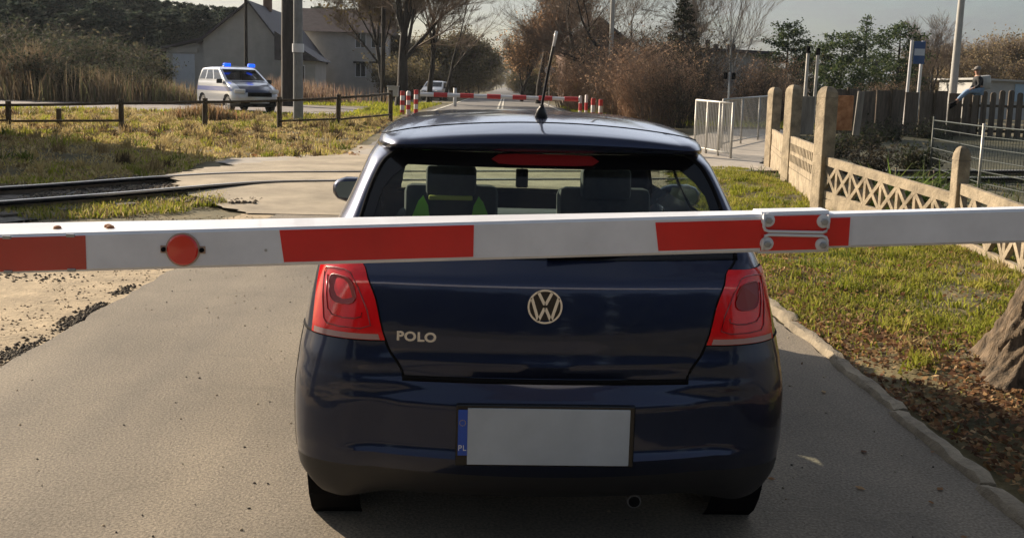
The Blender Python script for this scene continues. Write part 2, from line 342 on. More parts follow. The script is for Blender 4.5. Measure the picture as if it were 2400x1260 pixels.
strip('level_crossing', [(8.6, -2.9, 2.2), (9.6, -3.7, 2.4), (10.5, -4.3, 2.7), (12, -4.9, 2.9), (13.3, -4.6, 3.0), (15, -3.8, 3.2), (17, -3.3, 3.8), (21, -3.1, 4.0)], M['crossing'], .018, .1, .22, 10, 3, True)
strip('road_beyond', [(20, -2.9, 3.7), (30, -2.6, 4.2), (44, -2.6, 4.6), (120, .2, 6.9), (700, 18, 25)], M['asphalt_far'], .012, .5, .1, 4, 5)
strip('sand_shoulder', [(-8, -9, -2.6), (3, -7.0, -2.6), (5.0, -6.2, -2.5), (6.3, -4.6, -2.5), (7.2, -3.5, -2.5), (8.7, -3.0, -2.5)], M['sand'], .004, .08, .10, 60, 8)
strip('gravel_footpath', [(14.2, -3.6, -2.4), (15.2, -5.1, -2.4), (16.2, -5.0, -2.4), (18.5, -3.4, -2.4), (20, -2.7, -2.4)], M['path'], .024, .1, .18, 6, 11)
strip('pavement', [(16.2, 4.6, 5.6), (17, 4.2, 6.2), (18, 4.0, 6.0), (22, 4.4, 7.4), (26, 6, 9), (31, 9, 11.5)], M['path'], .03, .2, .12, 6, 12)
strip('garden_shade_sheet', [(4.3, 4.9, 22), (12.5, 5.3, 24), (18, 6.7, 28), (22, 8.2, 30), (29.8, 12.3, 40)], newmat('garden_shade_sheet', (.035, .04, .018), .95, color2=(.07, .065, .03), var=.3, scale=3, bump=1, bscale=20), .05, .4, .2, 20, 21)  # dark sheet over the garden ground, shade put into its colour
strip('lane', [(29.5, -60, -11.5), (33, -60, -10), (36, -60, -5.5), (42, -60, -5), (47, -60, -6.5), (50, -60, -14)], newmat('lane_gravel', (.20, .175, .165), .95, var=.2, scale=1), .02, .5, .4, 12, 13)
# dark broken patches along the asphalt edge
def markings():
    for x in (-.12, .12):
        V, F = [], []
        for k, y in enumerate(np.arange(30, 110, 2.0)):
            c = .55+.0307*(y-33)+x
            V += [(c-.055, y, H(c, y)+.03), (c+.055, y, H(c, y)+.03)]
            if k: F.append((2*k-2, 2*k-1, 2*k+1, 2*k))
        o = np_mesh('road_marking', np.array(V), np.array(F), M['white_line']); tag(o, kind='structure')
    for e, (a, b) in (('l', (-2.35, -2.2)), ('r', (4.1, 4.25))):
        V, F = [], []
        for k, y in enumerate(np.arange(34, 110, 2.0)):
            c = (y-44)*.0307*(1)+ (0 if y > 44 else 0)
            V += [(a+c, y, H(c, y)+.03), (b+c, y, H(c, y)+.03)]
            if k: F.append((2*k-2, 2*k-1, 2*k+1, 2*k))
        tag(np_mesh('road_edge_line', np.array(V), np.array(F), M['white_line']), kind='structure')
markings()
def kerb():
    mb = MB(); y = -4.0
    while y < 8:
        L_ = rng.uniform(.85, 1.0); x = 1.95+.035*(y-2)+ (0 if y < 2 else 0) + rng.uniform(-.012, .012)
        n = len(mb.v); seg = 14
        prof = [(-.045, -.05), (-.042, .018), (-.028, .042), (.018, .047), (.038, .040), (.05, -.03)]
        for i in range(seg+1):
            yy = y+L_*i/seg
            for j, (a, b) in enumerate(prof):
                e = .010*noise.noise(Vector((yy*5, j*1.3, 2)))+.010*noise.noise(Vector((yy*23, j*2.3, 5)))
                fl = .018 if i in (0, seg) else 0
                mb.v.append((x+a+e, yy, b*1.0-fl*(b > 0)+e))
        k = len(prof)
        for i in range(seg):
            for j in range(k-1): mb.f.append((n+i*k+j, n+i*k+j+1, n+(i+1)*k+j+1, n+(i+1)*k+j))
        mb.f.append(tuple(n+j for j in range(k))); mb.f.append(tuple(n+seg*k+j for j in range(k))[::-1])
        y += L_+.03
    tag(mb.build('kerb', M['kerb'], smooth=True, sharp=50), kind='structure')
kerb()

# ---------------------------------------------------------------- railway track
def trackline(off):
    P = [(-14, -1.2), (-10.5, 4.0), (-7.6, 8.2), (-5.95, 10.2), (-4.9, 11.6), (-3.9, 12.5), (-2.2, 13.15), (0, 13.8), (3, 14.6), (6, 15.4), (12, 17)]
    P = [Vector((a, b, 0)) for a, b in P]; out = []
    dense = []
    for i in range(len(P)-1):
        p0, p1, p2, p3 = P[max(i-1, 0)], P[i], P[i+1], P[min(i+2, len(P)-1)]
        for t in np.linspace(0, 1, 10, endpoint=False):
            dense.append(.5*((2*p1)+(p2-p0)*t+(2*p0-5*p1+4*p2-p3)*t*t+(3*p1-p0-3*p2+p3)*t**3))
    dense.append(P[-1])
    for i, p in enumerate(dense):
        t = (dense[min(i+1, len(dense)-1)]-dense[max(i-1, 0)]).normalized(); nrm = Vector((t.y, -t.x, 0))
        out.append((p+nrm*off, nrm))
    return out
def rail_mesh(off, name, prof, mat, par):
    L_ = trackline(off); mb = MB(); k = len(prof)
    for p, n in L_:
        for a, z in prof: q = p+n*a; mb.v.append((q.x, q.y, z+ .0))
    for i in range(len(L_)-1):
        for j in range(k): mb.f.append((i*k+j, i*k+(j+1) % k, (i+1)*k+(j+1) % k, (i+1)*k+j))
    return mb.build(name, mat, par)
tr = thing('railway_track', 'railway track with rusty rails crossing the road in front of the blue car', 'railway track')
for off in (0, 1.45):
    r = rail_mesh(off, 'rail', [(-.07, -.02), (.07, -.02), (.02, .0), (.02, .10), (.036, .115), (.036, .14), (-.036, .14), (-.036, .115), (-.02, .10), (-.02, 0)], M['rail'], tr)
    rail_mesh(off, 'rail_head', [(-.03, .1395), (.03, .1395), (.03, .143), (-.03, .143)], M['railtop'], r)
    rail_mesh(off, 'groove', [(.04, .1), (.13, .1), (.13, .133), (.04, .133)], M['black'], r)
cl = trackline(.72)
dist = 0; last = cl[0][0]
for p, n in cl:
    dist += (p-last).length; last = p
    if dist > .62 and p.x < -5.0:
        dist = 0; mb = MB(); mb.box((p.x, p.y, .0), (2.4, .24, .10), rz=math.atan2(n.y, n.x), bev=.015); mb.build('sleeper', M['sleeper'], tr)
def ballast():
    A = trackline(-.7); B = trackline(2.2); V = []; F = []
    A = [a for a in A if a[0].x < -4.6]; B = B[:len(A)]
    for i, (a, b) in enumerate(zip(A, B)):
        for c in range(13):
            p = a[0].lerp(b[0], c/12); V.append((p.x, p.y, .045*math.sin(math.pi*c/12)+.02*fbm(p.x, p.y, 5, 4)))
    V = np.array(V); i = np.arange(len(V)).reshape(len(A), 13)
    F = np.stack([i[:-1, :-1], i[:-1, 1:], i[1:, 1:], i[1:, :-1]], -1).reshape(-1, 4)
    tag(np_mesh('track_bed', V, F, M['ballast'], smooth=True), kind='structure')
ballast()

# ---------------------------------------------------------------- ground cover (stuff)
def blades(name, P, h, wd, cols, lean=.5, kind='stuff', parent=None):
    n = len(P); an = rng.uniform(0, 2*np.pi, n); la = rng.uniform(0, 2*np.pi, n); l = rng.uniform(0, lean, n)*h
    dx, dy = np.cos(an)*wd/2, np.sin(an)*wd/2
    V = np.zeros((n, 5, 3))
    for k, (sx, f) in enumerate(((-1, 0), (1, 0), (-.8, .55), (.8, .55), (0, 1))):
        V[:, k, 0] = P[:, 0]+dx*sx+np.cos(la)*l*f**1.7; V[:, k, 1] = P[:, 1]+dy*sx+np.sin(la)*l*f**1.7; V[:, k, 2] = P[:, 2]+h*f*(1-.25*f*(l/h))
    b = np.arange(n)[:, None]*5
    F = np.concatenate([np.concatenate([b+0, b+1, b+3], 1), np.concatenate([b+0, b+3, b+2], 1), np.concatenate([b+2, b+3, b+4], 1)])
    o = np_mesh(name, V.reshape(-1, 3), F, M['grass'], parent, np.repeat(cols, 5, axis=0))
    if kind: tag(o, kind=kind)
    return o
def quads(name, P, size, cols, mat, tilt=.5, aspect=.6, kind='stuff', parent=None):
    n = len(P); a = rng.normal(size=(n, 3)); a[:, 2] *= tilt; a /= np.linalg.norm(a, axis=1)[:, None]
    b = rng.normal(size=(n, 3)); b[:, 2] *= tilt; b -= (a*b).sum(1)[:, None]*a; b /= np.linalg.norm(b, axis=1)[:, None]
    s = (size if hasattr(size, '__len__') else np.full(n, size))[:, None]
    V = np.stack([P-a*s*.5, P+b*s*aspect*.5, P+a*s*.5, P-b*s*aspect*.5], 1).reshape(-1, 3)
    F = np.arange(n*4).reshape(n, 4)
    o = np_mesh(name, V, F, mat, parent, np.repeat(cols, 4, axis=0))
    if kind: tag(o, kind=kind)
    return o
def palette(n, cs, wts=None, j=.25):
    cs = np.array(cs); i = rng.choice(len(cs), n, p=None if wts is None else np.array(wts)/sum(wts)); return np.clip(cs[i]*rng.uniform(1-j, 1+j, (n, 1)), 0, 1)
def nmask(P, s, seed): return np.array([fbm(x, y, s, seed) for x, y in P[:, :2]])
G_GREEN = [(.20, .22, .025), (.28, .29, .04), (.12, .15, .022), (.36, .33, .07)]; G_DRY = [(.36, .28, .12), (.26, .19, .09), (.42, .34, .17)]
L_BROWN = [(.28, .15, .07), (.18, .09, .05), (.38, .24, .12), (.11, .065, .04), (.46, .32, .17)]
def gz(P):
    return np.array([H(x, y) + ((.07*sm(2.1, 2.3, x)+.05*sm(2.4, 4.5, x)) if (x > 2.1 and y < 16) else 0) - (.15*sm(4.8, 6, x) if x > 4.7 and y < 35 else 0) + .035*fbm(x, y, .9, 1) for x, y in P])
# right verge between kerb and panel fence
n = 190000; P = np.c_[rng.uniform(2.03, 5.2, n), rng.uniform(0, 1, n)**1.4*17]
m1 = nmask(P, 1.1, 2); edge = np.clip((P[:, 0]-2.1)/.7, 0, 1)
far_ramp = np.clip((P[:, 1]-1.6)/2.2, 0, 1)  # grass thins out towards the viewpoint
keep = rng.uniform(0, 1, n) < np.clip(.55+1.6*m1+.45*edge-.25, .10, 1)*(.14+.86*far_ramp)
P = P[keep]; m1 = m1[keep]; P = np.c_[P, gz(P)]
hh = rng.uniform(.02, .055, len(P))*(1+.6*np.clip(m1, 0, 1)); cg = palette(len(P), G_GREEN+G_DRY[:2], [3, 4, 2, 3, 1.2, .8])
blades('verge_grass', P, hh, rng.uniform(.006, .016, len(P)), cg, 1.3)
n = 90000; P = np.c_[rng.uniform(2.0, 4.8, n), rng.uniform(0, 1, n)**1.35*11.5-2.5]
m2 = nmask(P, 1.4, 6); dens = np.clip(1.15-(P[:, 1]-1.5)/2.6, .16, 1)+.95*np.clip(1-(P[:, 0]-2.1)/.75, 0, 1)
keep = rng.uniform(0, 1, n) < np.clip(dens*(.65+.8*m2), 0, 1); P = P[keep]; P = np.c_[P, gz(P)+rng.uniform(.004, .03, len(P))]
quads('leaf_litter', P, rng.uniform(.015, .05, len(P)), palette(len(P), L_BROWN, [3, 3, 2, 3, 1]), M['leaf'], .35, .65)
# far verge on the left of the road, beyond the rails
n = 200000; P = np.c_[rng.uniform(-17, -2.6, n), rng.uniform(11, 34, n)]
onroad = ((P[:, 0] > -5.2) & (P[:, 1] < 16.8)) | (P[:, 0] > -3.1)
m1 = nmask(P, .55, 9); keep = ~onroad & (rng.uniform(0, 1, n) < np.clip(.7+1.2*m1, .12, 1)); P = P[keep]; m1 = m1[keep]; P = np.c_[P, gz(P)]
cg = np.where((rng.uniform(0, 1, len(P)) < .14+.6*m1)[:, None], palette(len(P), G_GREEN, [2, 3, 1.5, 3]), palette(len(P), G_DRY))
blades('rough_grass', P, rng.uniform(.03, .09, len(P)), rng.uniform(.015, .04, len(P)), cg*1.25, 1.4)
n = 9000; P = np.c_[rng.uniform(-14, -2.7, n), rng.uniform(15, 31, n)]; m1 = nmask(P, .5, 12); P = P[(m1 > .02)]; P = P[~((P[:, 0] > -5.2) & (P[:, 1] < 16.8))]; P = np.c_[P, gz(P)+.02]
quads('fallen_leaves', P, rng.uniform(.05, .12, len(P)), palette(len(P), L_BROWN, [3, 2, 3, 1, 2]), M['leaf'], .4, .7)
# coarse tufts and weeds standing out of the rough grass
n = 900; C = np.c_[rng.uniform(-16, -3.2, n), rng.uniform(12, 33, n)]; C = C[~((C[:, 0] > -5.4) & (C[:, 1] < 17))]; k = 26
P = np.repeat(C, k, axis=0)+rng.normal(0, .07, (len(C)*k, 2)); P = np.c_[P, gz(P)]; hC = np.repeat(rng.uniform(.08, .34, len(C)), k); cC = np.repeat(palette(len(C), G_GREEN+G_DRY+[(.10, .07, .04)], [1, 2, 2, 2, 4, 4, 2, 4], .3), k, axis=0)
blades('weed_tufts', P, hC*rng.uniform(.5, 1.1, len(P)), rng.uniform(.015, .03, len(P)), cC*rng.uniform(.7, 1.3, (len(P), 1)), 1.1)
n = 420; C = np.c_[rng.uniform(2.3, 5, n), rng.uniform(2.2, 14, n)]; P = np.repeat(C, 30, axis=0)+rng.normal(0, .045, (n*30, 2)); P = np.c_[P, gz(P)]; hC = np.repeat(rng.uniform(.04, .13, n), 30); cC = np.repeat(palette(n, G_GREEN+G_DRY[:1], [4, 5, 2, 2, 1], .3), 30, axis=0)
blades('verge_tufts', P, hC*rng.uniform(.5, 1.1, len(P)), rng.uniform(.008, .016, len(P)), cC*rng.uniform(.7, 1.3, (len(P), 1)), 1.3)
# patch between the rails and the beam, road side
n = 9000; P = np.c_[rng.uniform(-6.2, -3.3, n), rng.uniform(7.3, 10.6, n)]
c = (P[:, 0]+4.75)/1.15-(P[:, 1]-9.0)*.45; d2 = ((P[:, 1]-9.0)/1.1)**2+c**2*.9; keep = (d2 < 1+.6*nmask(P, 1.5, 3)); P = P[keep]; P = np.c_[P, gz(P)]
blades('trackside_grass', P, rng.uniform(.04, .12, len(P)), rng.uniform(.01, .022, len(P)), palette(len(P), G_GREEN+G_DRY, [2, 3, 1, 3, 2, 1, 2]), 1.0)
# beyond the crossing on both sides of the far road
n = 60000; P = np.c_[rng.uniform(-22, 14, n), rng.uniform(33, 62, n)]; rc = .55+.0307*(P[:, 1]-33)
keep = (abs(P[:, 0]-rc) > 3.9) & ~((P[:, 0] < -5.5) & (P[:, 1] < 50) & (P[:, 1] > 34.5)) ; P = P[keep]; P = np.c_[P, [H(x, y) for x, y in P]]
blades('roadside_grass', P, rng.uniform(.06, .2, len(P)), rng.uniform(.03, .07, len(P)), palette(len(P), [(.30, .32, .03), (.38, .36, .05), (.20, .24, .03)], [3, 3, 2]), 1.0)
# garden grass behind the panel fence, palette darkened to stand for shade
n = 60000; P = np.c_[rng.uniform(4.9, 22, n), rng.uniform(4, 31, n)]; keep = ~((P[:, 1] > 15) & (P[:, 0] < 6.2+(P[:, 1]-17)*.42)); P = P[keep]; P = np.c_[P, gz(P)]
blades('garden_grass', P, rng.uniform(.05, .22, len(P)), rng.uniform(.015, .03, len(P)), palette(len(P), [(.06, .09, .02), (.09, .12, .03), (.05, .06, .02), (.16, .13, .06)]), 1.0)
# crumbled dark gravel along the asphalt edge and grit on the sand
def stones(name, P, s, cols, mat):
    n = len(P); T = np.array([(1, 0, 0), (-1, 0, 0), (0, 1, 0), (0, -1, 0), (0, 0, .7), (0, 0, -.7)], float)
    V = P[:, None, :]+T[None]*s[:, None, None]*rng.uniform(.6, 1.3, (n, 6, 1)); f = np.array([(0, 2, 4), (2, 1, 4), (1, 3, 4), (3, 0, 4), (2, 0, 5), (1, 2, 5), (3, 1, 5), (0, 3, 5)])
    F = (f[None]+np.arange(n)[:, None, None]*6).reshape(-1, 3); return tag(np_mesh(name, V.reshape(-1, 3), F, mat, None, np.repeat(cols, 6, axis=0)), kind='stuff')
pts = []
for (px, py, sx, sy, k) in ((185, 750, .05, .17, 330), (45, 828, .07, .15, 330), (290, 682, .03, .12, 80), (20, 650, .3, .1, 120), (225, 722, .03, .07, 90)):
    c = gr(px, py); q = rng.normal(size=(k, 2)); pts.append(np.c_[c.x+q[:, 0]*sx, c.y+q[:, 1]*sy])
P = np.concatenate(pts); P = P[P[:, 0] < -2.80]; P = np.c_[P, np.full(len(P), .006)]
stones('crumbled_asphalt', P, rng.uniform(.005, .019, len(P)), palette(len(P), [(.07, .06, .05), (.11, .09, .075), (.22, .18, .13)]), M['leaf'])
n = 9000; P = np.c_[rng.uniform(-6.5, -2.7, n), rng.uniform(.5, 8.4, n)]; P = P[nmask(P, 1.2, 5) > -.1]; P = np.c_[P, np.full(len(P), .004)]
stones('grit', P, rng.uniform(.003, .014, len(P)), palette(len(P), [(.42, .33, .21), (.30, .23, .15), (.18, .14, .10), (.5, .42, .3)]), M['leaf'])
n = 700; P = np.c_[rng.uniform(-2.7, 1.85, n), rng.uniform(.2, 9, n)]; P = np.c_[P, np.full(n, .014)]
stones('road_grit', P, rng.uniform(.0025, .008, n), palette(n, [(.12, .11, .10), (.34, .28, .2), (.5, .44, .34)]), M['leaf'])
n = 46; P = np.c_[rng.uniform(.9, 1.85, n), rng.uniform(-.5, 7, n)]; P = np.c_[P, np.full(n, .019)]
quads('leaves_on_road', P, rng.uniform(.02, .05, n), palette(n, L_BROWN), M['leaf'], .12, .6)
n = 2600; P = np.c_[rng.uniform(-6, -3, n), rng.uniform(9.3, 12.5, n)]; P = np.c_[P, np.full(len(P), .05)]
stones('track_stones', P, rng.uniform(.012, .035, len(P)), palette(len(P), [(.25, .2, .15), (.14, .12, .1), (.36, .3, .22)]), M['leaf'])

# ================================================================ VEGETATION
def grow(seed, h, r, spread=.55, straight=False, depth=5, kids=3, first=.3, droop=0., wob=.12, ratio=.68, tip=.006):
    """segments (p0,p1,r0,r1,depth) of a bare tree, local coordinates"""
    g = random.Random(seed); out = []; w0 = wob
    def rec(p, d, L_, rr, dep):
        n = 4 if dep == 0 else 3; pos = [p]; rad = [rr]
        for i in range(n):
            wb = wob*(.15 if (dep == 0 and straight) else 1); d2 = (d+Vector((g.gauss(0, wb), g.gauss(0, wb), g.gauss(0, wb*.5)-droop*.1*dep))).normalized(); q = p+d2*L_/n; r1 = max(tip*.7, rr*(1-(i+1)*(.16 if dep else .13)))
            out.append((p, q, rad[-1], r1, dep)); p = q; d = d2; pos.append(p); rad.append(r1)
        if dep >= depth: return
        k = kids+g.randint(0, 1)+(2 if dep == 0 else 0)
        for j in range(k):
            f = g.uniform(first if dep == 0 else .25, 1); idx = min(n, max(1, int(f*n+.5)))
            az = g.uniform(0, 2*math.pi); a = g.uniform(.5, 1.15)*spread*(1.25 if f < .7 else .8)
            ax = Vector((math.cos(az), math.sin(az), 0)); dd = (d*math.cos(a)+(ax-d*ax.dot(d)).normalized()*math.sin(a)+Vector((0, 0, .18))).normalized()
            rec(pos[idx], dd, L_*ratio*g.uniform(.75, 1.1), max(tip, rad[idx]*g.uniform(.45, .7)), dep+1)
        rec(p, (d+Vector((g.gauss(0, .2), g.gauss(0, .2), .1))).normalized(), L_*ratio, max(tip, rad[-1]*.85), dep+1)
    rec(Vector((0, 0, 0)), Vector((0, 0, 1)), h*.42, r, 0)
    return out
def seg_mesh(name, segs, mat, parent, sides):
    n = len(segs)
    if not n: return None
    A = np.array([s[0] for s in segs]); B = np.array([s[1] for s in segs]); ra = np.array([s[2] for s in segs]); rb = np.array([s[3] for s in segs])
    t = B-A; t /= np.linalg.norm(t, axis=1)[:, None]+1e-9; up = np.where(abs(t[:, 2:3]) < .9, [[0, 0, 1.]], [[1., 0, 0]])
    u = np.cross(t, up); u /= np.linalg.norm(u, axis=1)[:, None]; v = np.cross(t, u); V = np.zeros((n, 2*sides, 3))
    for j in range(sides):
        a = 2*math.pi*j/sides; o = u*math.cos(a)+v*math.sin(a); V[:, j] = A+o*ra[:, None]-t*ra[:, None]*.3; V[:, sides+j] = B+o*rb[:, None]+t*rb[:, None]*.2
    b = np.arange(n)[:, None]*2*sides
    F = np.concatenate([np.concatenate([b+j, b+(j+1) % sides, b+sides+(j+1) % sides, b+sides+j], 1) for j in range(sides)])
    return np_mesh(name, V.reshape(-1, 3), F, mat, parent, None, True)
def bare_tree(name, label, loc, h, r, seed, rz=0, group=None, bark='barkdark', twig='twig', lean=(0, 0), leaves=None, **kw):
    t = thing(name, label, 'tree', loc, rz, group); S_ = grow(seed, h, r, **kw)
    if lean != (0, 0):
        f = lambda p: Vector((p.x+lean[0]*p.z, p.y+lean[1]*p.z, p.z)); S_ = [(f(a), f(b), c, d, e) for a, b, c, d, e in S_]
    seg_mesh('trunk', [s for s in S_ if s[4] <= 1], M[bark], t, 8); cr = seg_mesh('crown', [s for s in S_ if s[4] >= 2], M[twig], t, 3)
    if leaves:
        tips = [s for s in S_ if s[4] >= 3]; k = leaves[0]; idx = rng.integers(0, len(tips), k); P = np.array([tips[i][1] for i in idx])+rng.normal(0, leaves[3], (k, 3))
        quads('leaves', P, rng.uniform(leaves[1]*.6, leaves[1]*1.3, k), palette(k, leaves[2]), M['foliage'], 1, .7, None, cr)
    return t
def conifer(name, label, loc, h, w_, seed, rz=0, group=None, cols=((.03, .045, .02), (.045, .06, .028), (.02, .03, .018)), dens=1.0, q=.3, open_=.0, base_=.08, shape='cone'):
    t = thing(name, label, 'tree', loc, rz, group); g = np.random.default_rng(seed)
    mb = MB(); mb.tube([(0, 0, -.1), (0, 0, h*.5), (0, 0, h*.98)], [h*.02+.03, h*.012+.02, .015], 7); mb.build('trunk', M['barkdark'], t, True)
    P = []; segs = []; nb = int(h*9*dens)
    for i in range(nb):
        f = base_+(1-base_)*((i+.5)/nb); z = h*f
        R0 = w_*((1-f)**.85 if shape == 'cone' else math.sqrt(max(.02, 1-((f-.45)/.57)**2)))*g.uniform(.6, 1.15)+.1
        az = i*2.4+g.uniform(-.5, .5); dz = g.uniform(-.3, .1)*R0 if shape == 'cone' else g.uniform(-.05, .5)*R0
        e = Vector((math.cos(az)*R0, math.sin(az)*R0, z+dz)); segs.append((Vector((0, 0, z-.1*R0)), e, .02, .008, 2))
        k = int((34+R0*66)*dens); s = g.uniform(.12, 1, k)**.6
        c = np.array([0, 0, z-.1*R0])[None]*(1-s[:, None])+np.array(e)[None]*s[:, None]
        P.append(c+g.normal(0, .13+.10*R0*.5, (k, 3))*[1, 1, .55])
    P = np.concatenate(P); n = len(P)
    cr = seg_mesh('crown', segs, M['barkdark'], t, 3)
    quads('needles', P, g.uniform(q*.5, q*1.2, n), palette(n, cols), M['foliage'], .8, .5, None, cr)
    return t
def shrub(name, label, loc, h, w_, seed, n=90, mat='twigred', group=None, leafc=None, rz=0, cat='shrub', lk=1500, lq=.09):
    t = thing(name, label, cat, loc, rz, group); g = random.Random(seed); segs = []; tips = []
    for i in range(n):
        az = g.uniform(0, 6.28); rr = w_*.22*g.random(); p = Vector((math.cos(az)*rr, math.sin(az)*rr, 0)); L_ = h*g.uniform(.55, 1.05); sp = g.uniform(.05, .55)*w_/h
        d = Vector((math.cos(az)*sp, math.sin(az)*sp, 1)).normalized(); r0_ = g.uniform(.008, .018)
        for k in range(5):
            d = (d+Vector((g.gauss(0, .12), g.gauss(0, .12), 0))).normalized(); q = p+d*L_/5; segs.append((p, q, r0_*(1-k*.17), r0_*(1-(k+1)*.17), 1 if k < 2 else 2)); tips.append(q)
            if k >= 1:
                for _ in range(2):
                    a = Vector((g.gauss(0, 1), g.gauss(0, 1), g.uniform(.3, 1.3))).normalized(); e = q+a*L_*g.uniform(.12, .26); segs.append((q, e, r0_*.45, .004, 2)); tips.append(e)
            p = q
    seg_mesh('stem', [s for s in segs if s[4] == 1], M[mat], t, 3); cr = seg_mesh('crown', [s for s in segs if s[4] == 2], M[mat], t, 3)
    if leafc:
        idx = rng.integers(0, len(tips), lk); P = np.array([tips[i] for i in idx])+rng.normal(0, .09, (lk, 3))
        quads('leaves', P, rng.uniform(lq*.5, lq*1.2, lk), palette(lk, leafc), M['foliage'], 1, .6, None, cr)
    return t
#@@PLANTS
def place(proto, label, loc, sc=1, rz=0, group=None, cat='tree'):
    c = copy_tree(proto); c.location = loc; c.scale = (sc, sc, sc) if not hasattr(sc, '__len__') else sc; c.rotation_euler.z = rz; c['label'] = label; c['category'] = cat
    if group: c['group'] = group
    elif 'group' in c: del c['group']
    return c
DK = ((.042, .062, .045), (.058, .075, .052), (.030, .042, .034), (.08, .09, .06))
# -- pine wood behind the houses on the left
GP = 'dark pines of the wood on the left'
pp = [conifer('pine_tree', 'dark pine of the wood behind the left houses', base(60, 98), 12.5, 2.6, 1, group=GP, cols=DK, q=.5, shape='round', base_=.05),
      conifer('pine_tree', 'dark pine of the wood behind the left houses', base(180, 104), 10.8, 2.9, 2, group=GP, cols=DK, q=.5, shape='round', base_=.05)]
g = random.Random(4)
for i, (px, Y, h) in enumerate(((-60, 95, 13), (15, 108, 13.5), (110, 92, 11), (150, 112, 13), (225, 97, 10.3), (265, 110, 11), (310, 100, 9.3), (350, 93, 8.7), (385, 108, 9.4), (430, 98, 8.5), (470, 106, 9.0), (510, 112, 9.2), (545, 100, 8.4), (0, 86, 9), (240, 84, 7.5), (330, 82, 6.6), (130, 80, 7.5), (400, 86, 7), (470, 90, 7.6), (-30, 78, 8), (60, 74, 6.5), (190, 74, 6), (620, 112, 9), (690, 115, 9.3), (760, 112, 9.6), (830, 110, 9.2), (890, 112, 9.8))):
    s = h/(12.5 if i % 2 else 10.8); place(pp[(i+1) % 2], 'dark pine of the wood behind the left houses', base(px, Y), (max(s, .75)*1.05, max(s, .75)*1.05, s), g.uniform(0, 6), GP)
GZ = 'added dark pines behind the photographer'  # unseen pines added to darken what the tailgate reflects
for i in range(14):
    place(pp[i % 2], 'dark pine added behind the viewpoint, outside the picture', (-32+i*5+g.uniform(-1, 1), -34-g.uniform(0, 10), 0), (1.2, 1.2, .9), g.uniform(0, 6), GZ)
# -- brown bushes and dry reeds along the left fence
GB = 'tangled grey-green bushes behind the left fence'
b0 = shrub('bush', 'tangled bush behind the left fence', base(150, 52), 3.2, 3.4, 5, 110, 'twig', GB, ((.05, .058, .035), (.085, .078, .05), (.035, .045, .028)), cat='bush', lk=2600, lq=.22)
for i, (px, Y, s) in enumerate(((230, 55, 1.1), (300, 60, 1.0), (350, 52, .8), (60, 56, 1.2), (0, 60, 1.3), (110, 62, 1.3), (190, 66, 1.2), (260, 64, 1.0), (-50, 50, 1.2), (90, 46, .8), (330, 46, .5), (270, 47, .6), (170, 45, .6))):
    place(b0, 'tangled bush behind the left fence', base(px, Y), s, i*1.3, GB, 'bush')
def reeds(name, px, Y, n, h, w_, cols, hk=.5):
    c = base(px, Y); P = np.c_[c.x+rng.normal(0, w_, n), c.y+rng.normal(0, w_*.6, n)]; P = np.c_[P, [H(x, y) for x, y in P]]
    f = np.exp(-((P[:, 0]-c.x)/w_/1.4)**2)
    return blades(name, P, h*(hk+(1-hk)*f)*rng.uniform(.5, 1.05, n), rng.uniform(.02, .05, n), palette(n, cols), .5)
TAN = ((.22, .165, .10), (.15, .11, .07), (.30, .235, .15))
reeds('reeds', 75, 47, 2000, 3.2, .9, TAN)
reeds('reeds', -30, 47, 1500, 2.3, 1.4, TAN)
reeds('dry_grass', 210, 46, 2600, 1.9, 2.2, TAN+((.14, .14, .07),), .7)
reeds('dry_grass', 360, 46, 1500, 1.3, 1.3, TAN+((.16, .18, .07),), .7)
reeds('dry_grass', 480, 29.5, 900, .6, .55, ((.28, .16, .08), (.34, .24, .12), (.2, .15, .08)), .6)
reeds('dry_grass', 660, 56, 1800, 1.7, 2.2, ((.26, .17, .13), (.30, .22, .15)), .7)
# -- avenue trees left of the far road
AV = ((.14, .12, .06), (.20, .16, .08), (.10, .09, .05))
bare_tree('linden_tree', 'massive dark trunk standing right beside the grey concrete pole', base(682, 46), 17, .50, 11, kids=4, depth=5, first=.7, straight=True)
bare_tree('ivy_tree', 'crooked dark-trunked tree behind the left red-white barrier posts', base(938, 50), 12, .34, 21, kids=4, depth=6, lean=(-.015, 0), spread=.6, first=.5)
bare_tree('avenue_tree', 'bare tree left of the far road beside the parked white car', base(1005, 62), 12.5, .20, 22, kids=3, depth=6, spread=.5)
bare_tree('avenue_tree', 'thin bare tree whose twigs reach over the far road', base(1040, 74), 11.0, .15, 23, kids=2, depth=5, spread=.6, first=.4)
bare_tree('avenue_tree', 'bare tree standing right behind the dark wooden pole', base(900, 66), 12, .2, 27, kids=4, depth=6, spread=.6, leaves=(2600, .25, ((.17, .13, .055), (.11, .09, .045)), .4))
GA = 'trees closing in along the far road'
def hgt(px, py, Y): return at(px, py, Y).z-H(0, Y)
at0 = bare_tree('roadside_tree', 'brown leafy tree of the row closing in along the far road', base(1092, 118), 9.6, .2, 24, group=GA, kids=4, depth=5, spread=.5, first=.02, leaves=(9000, .32, AV+((.17, .13, .09),), .6))
at0.scale = [hgt(1092, 78, 118)/10.6]*3
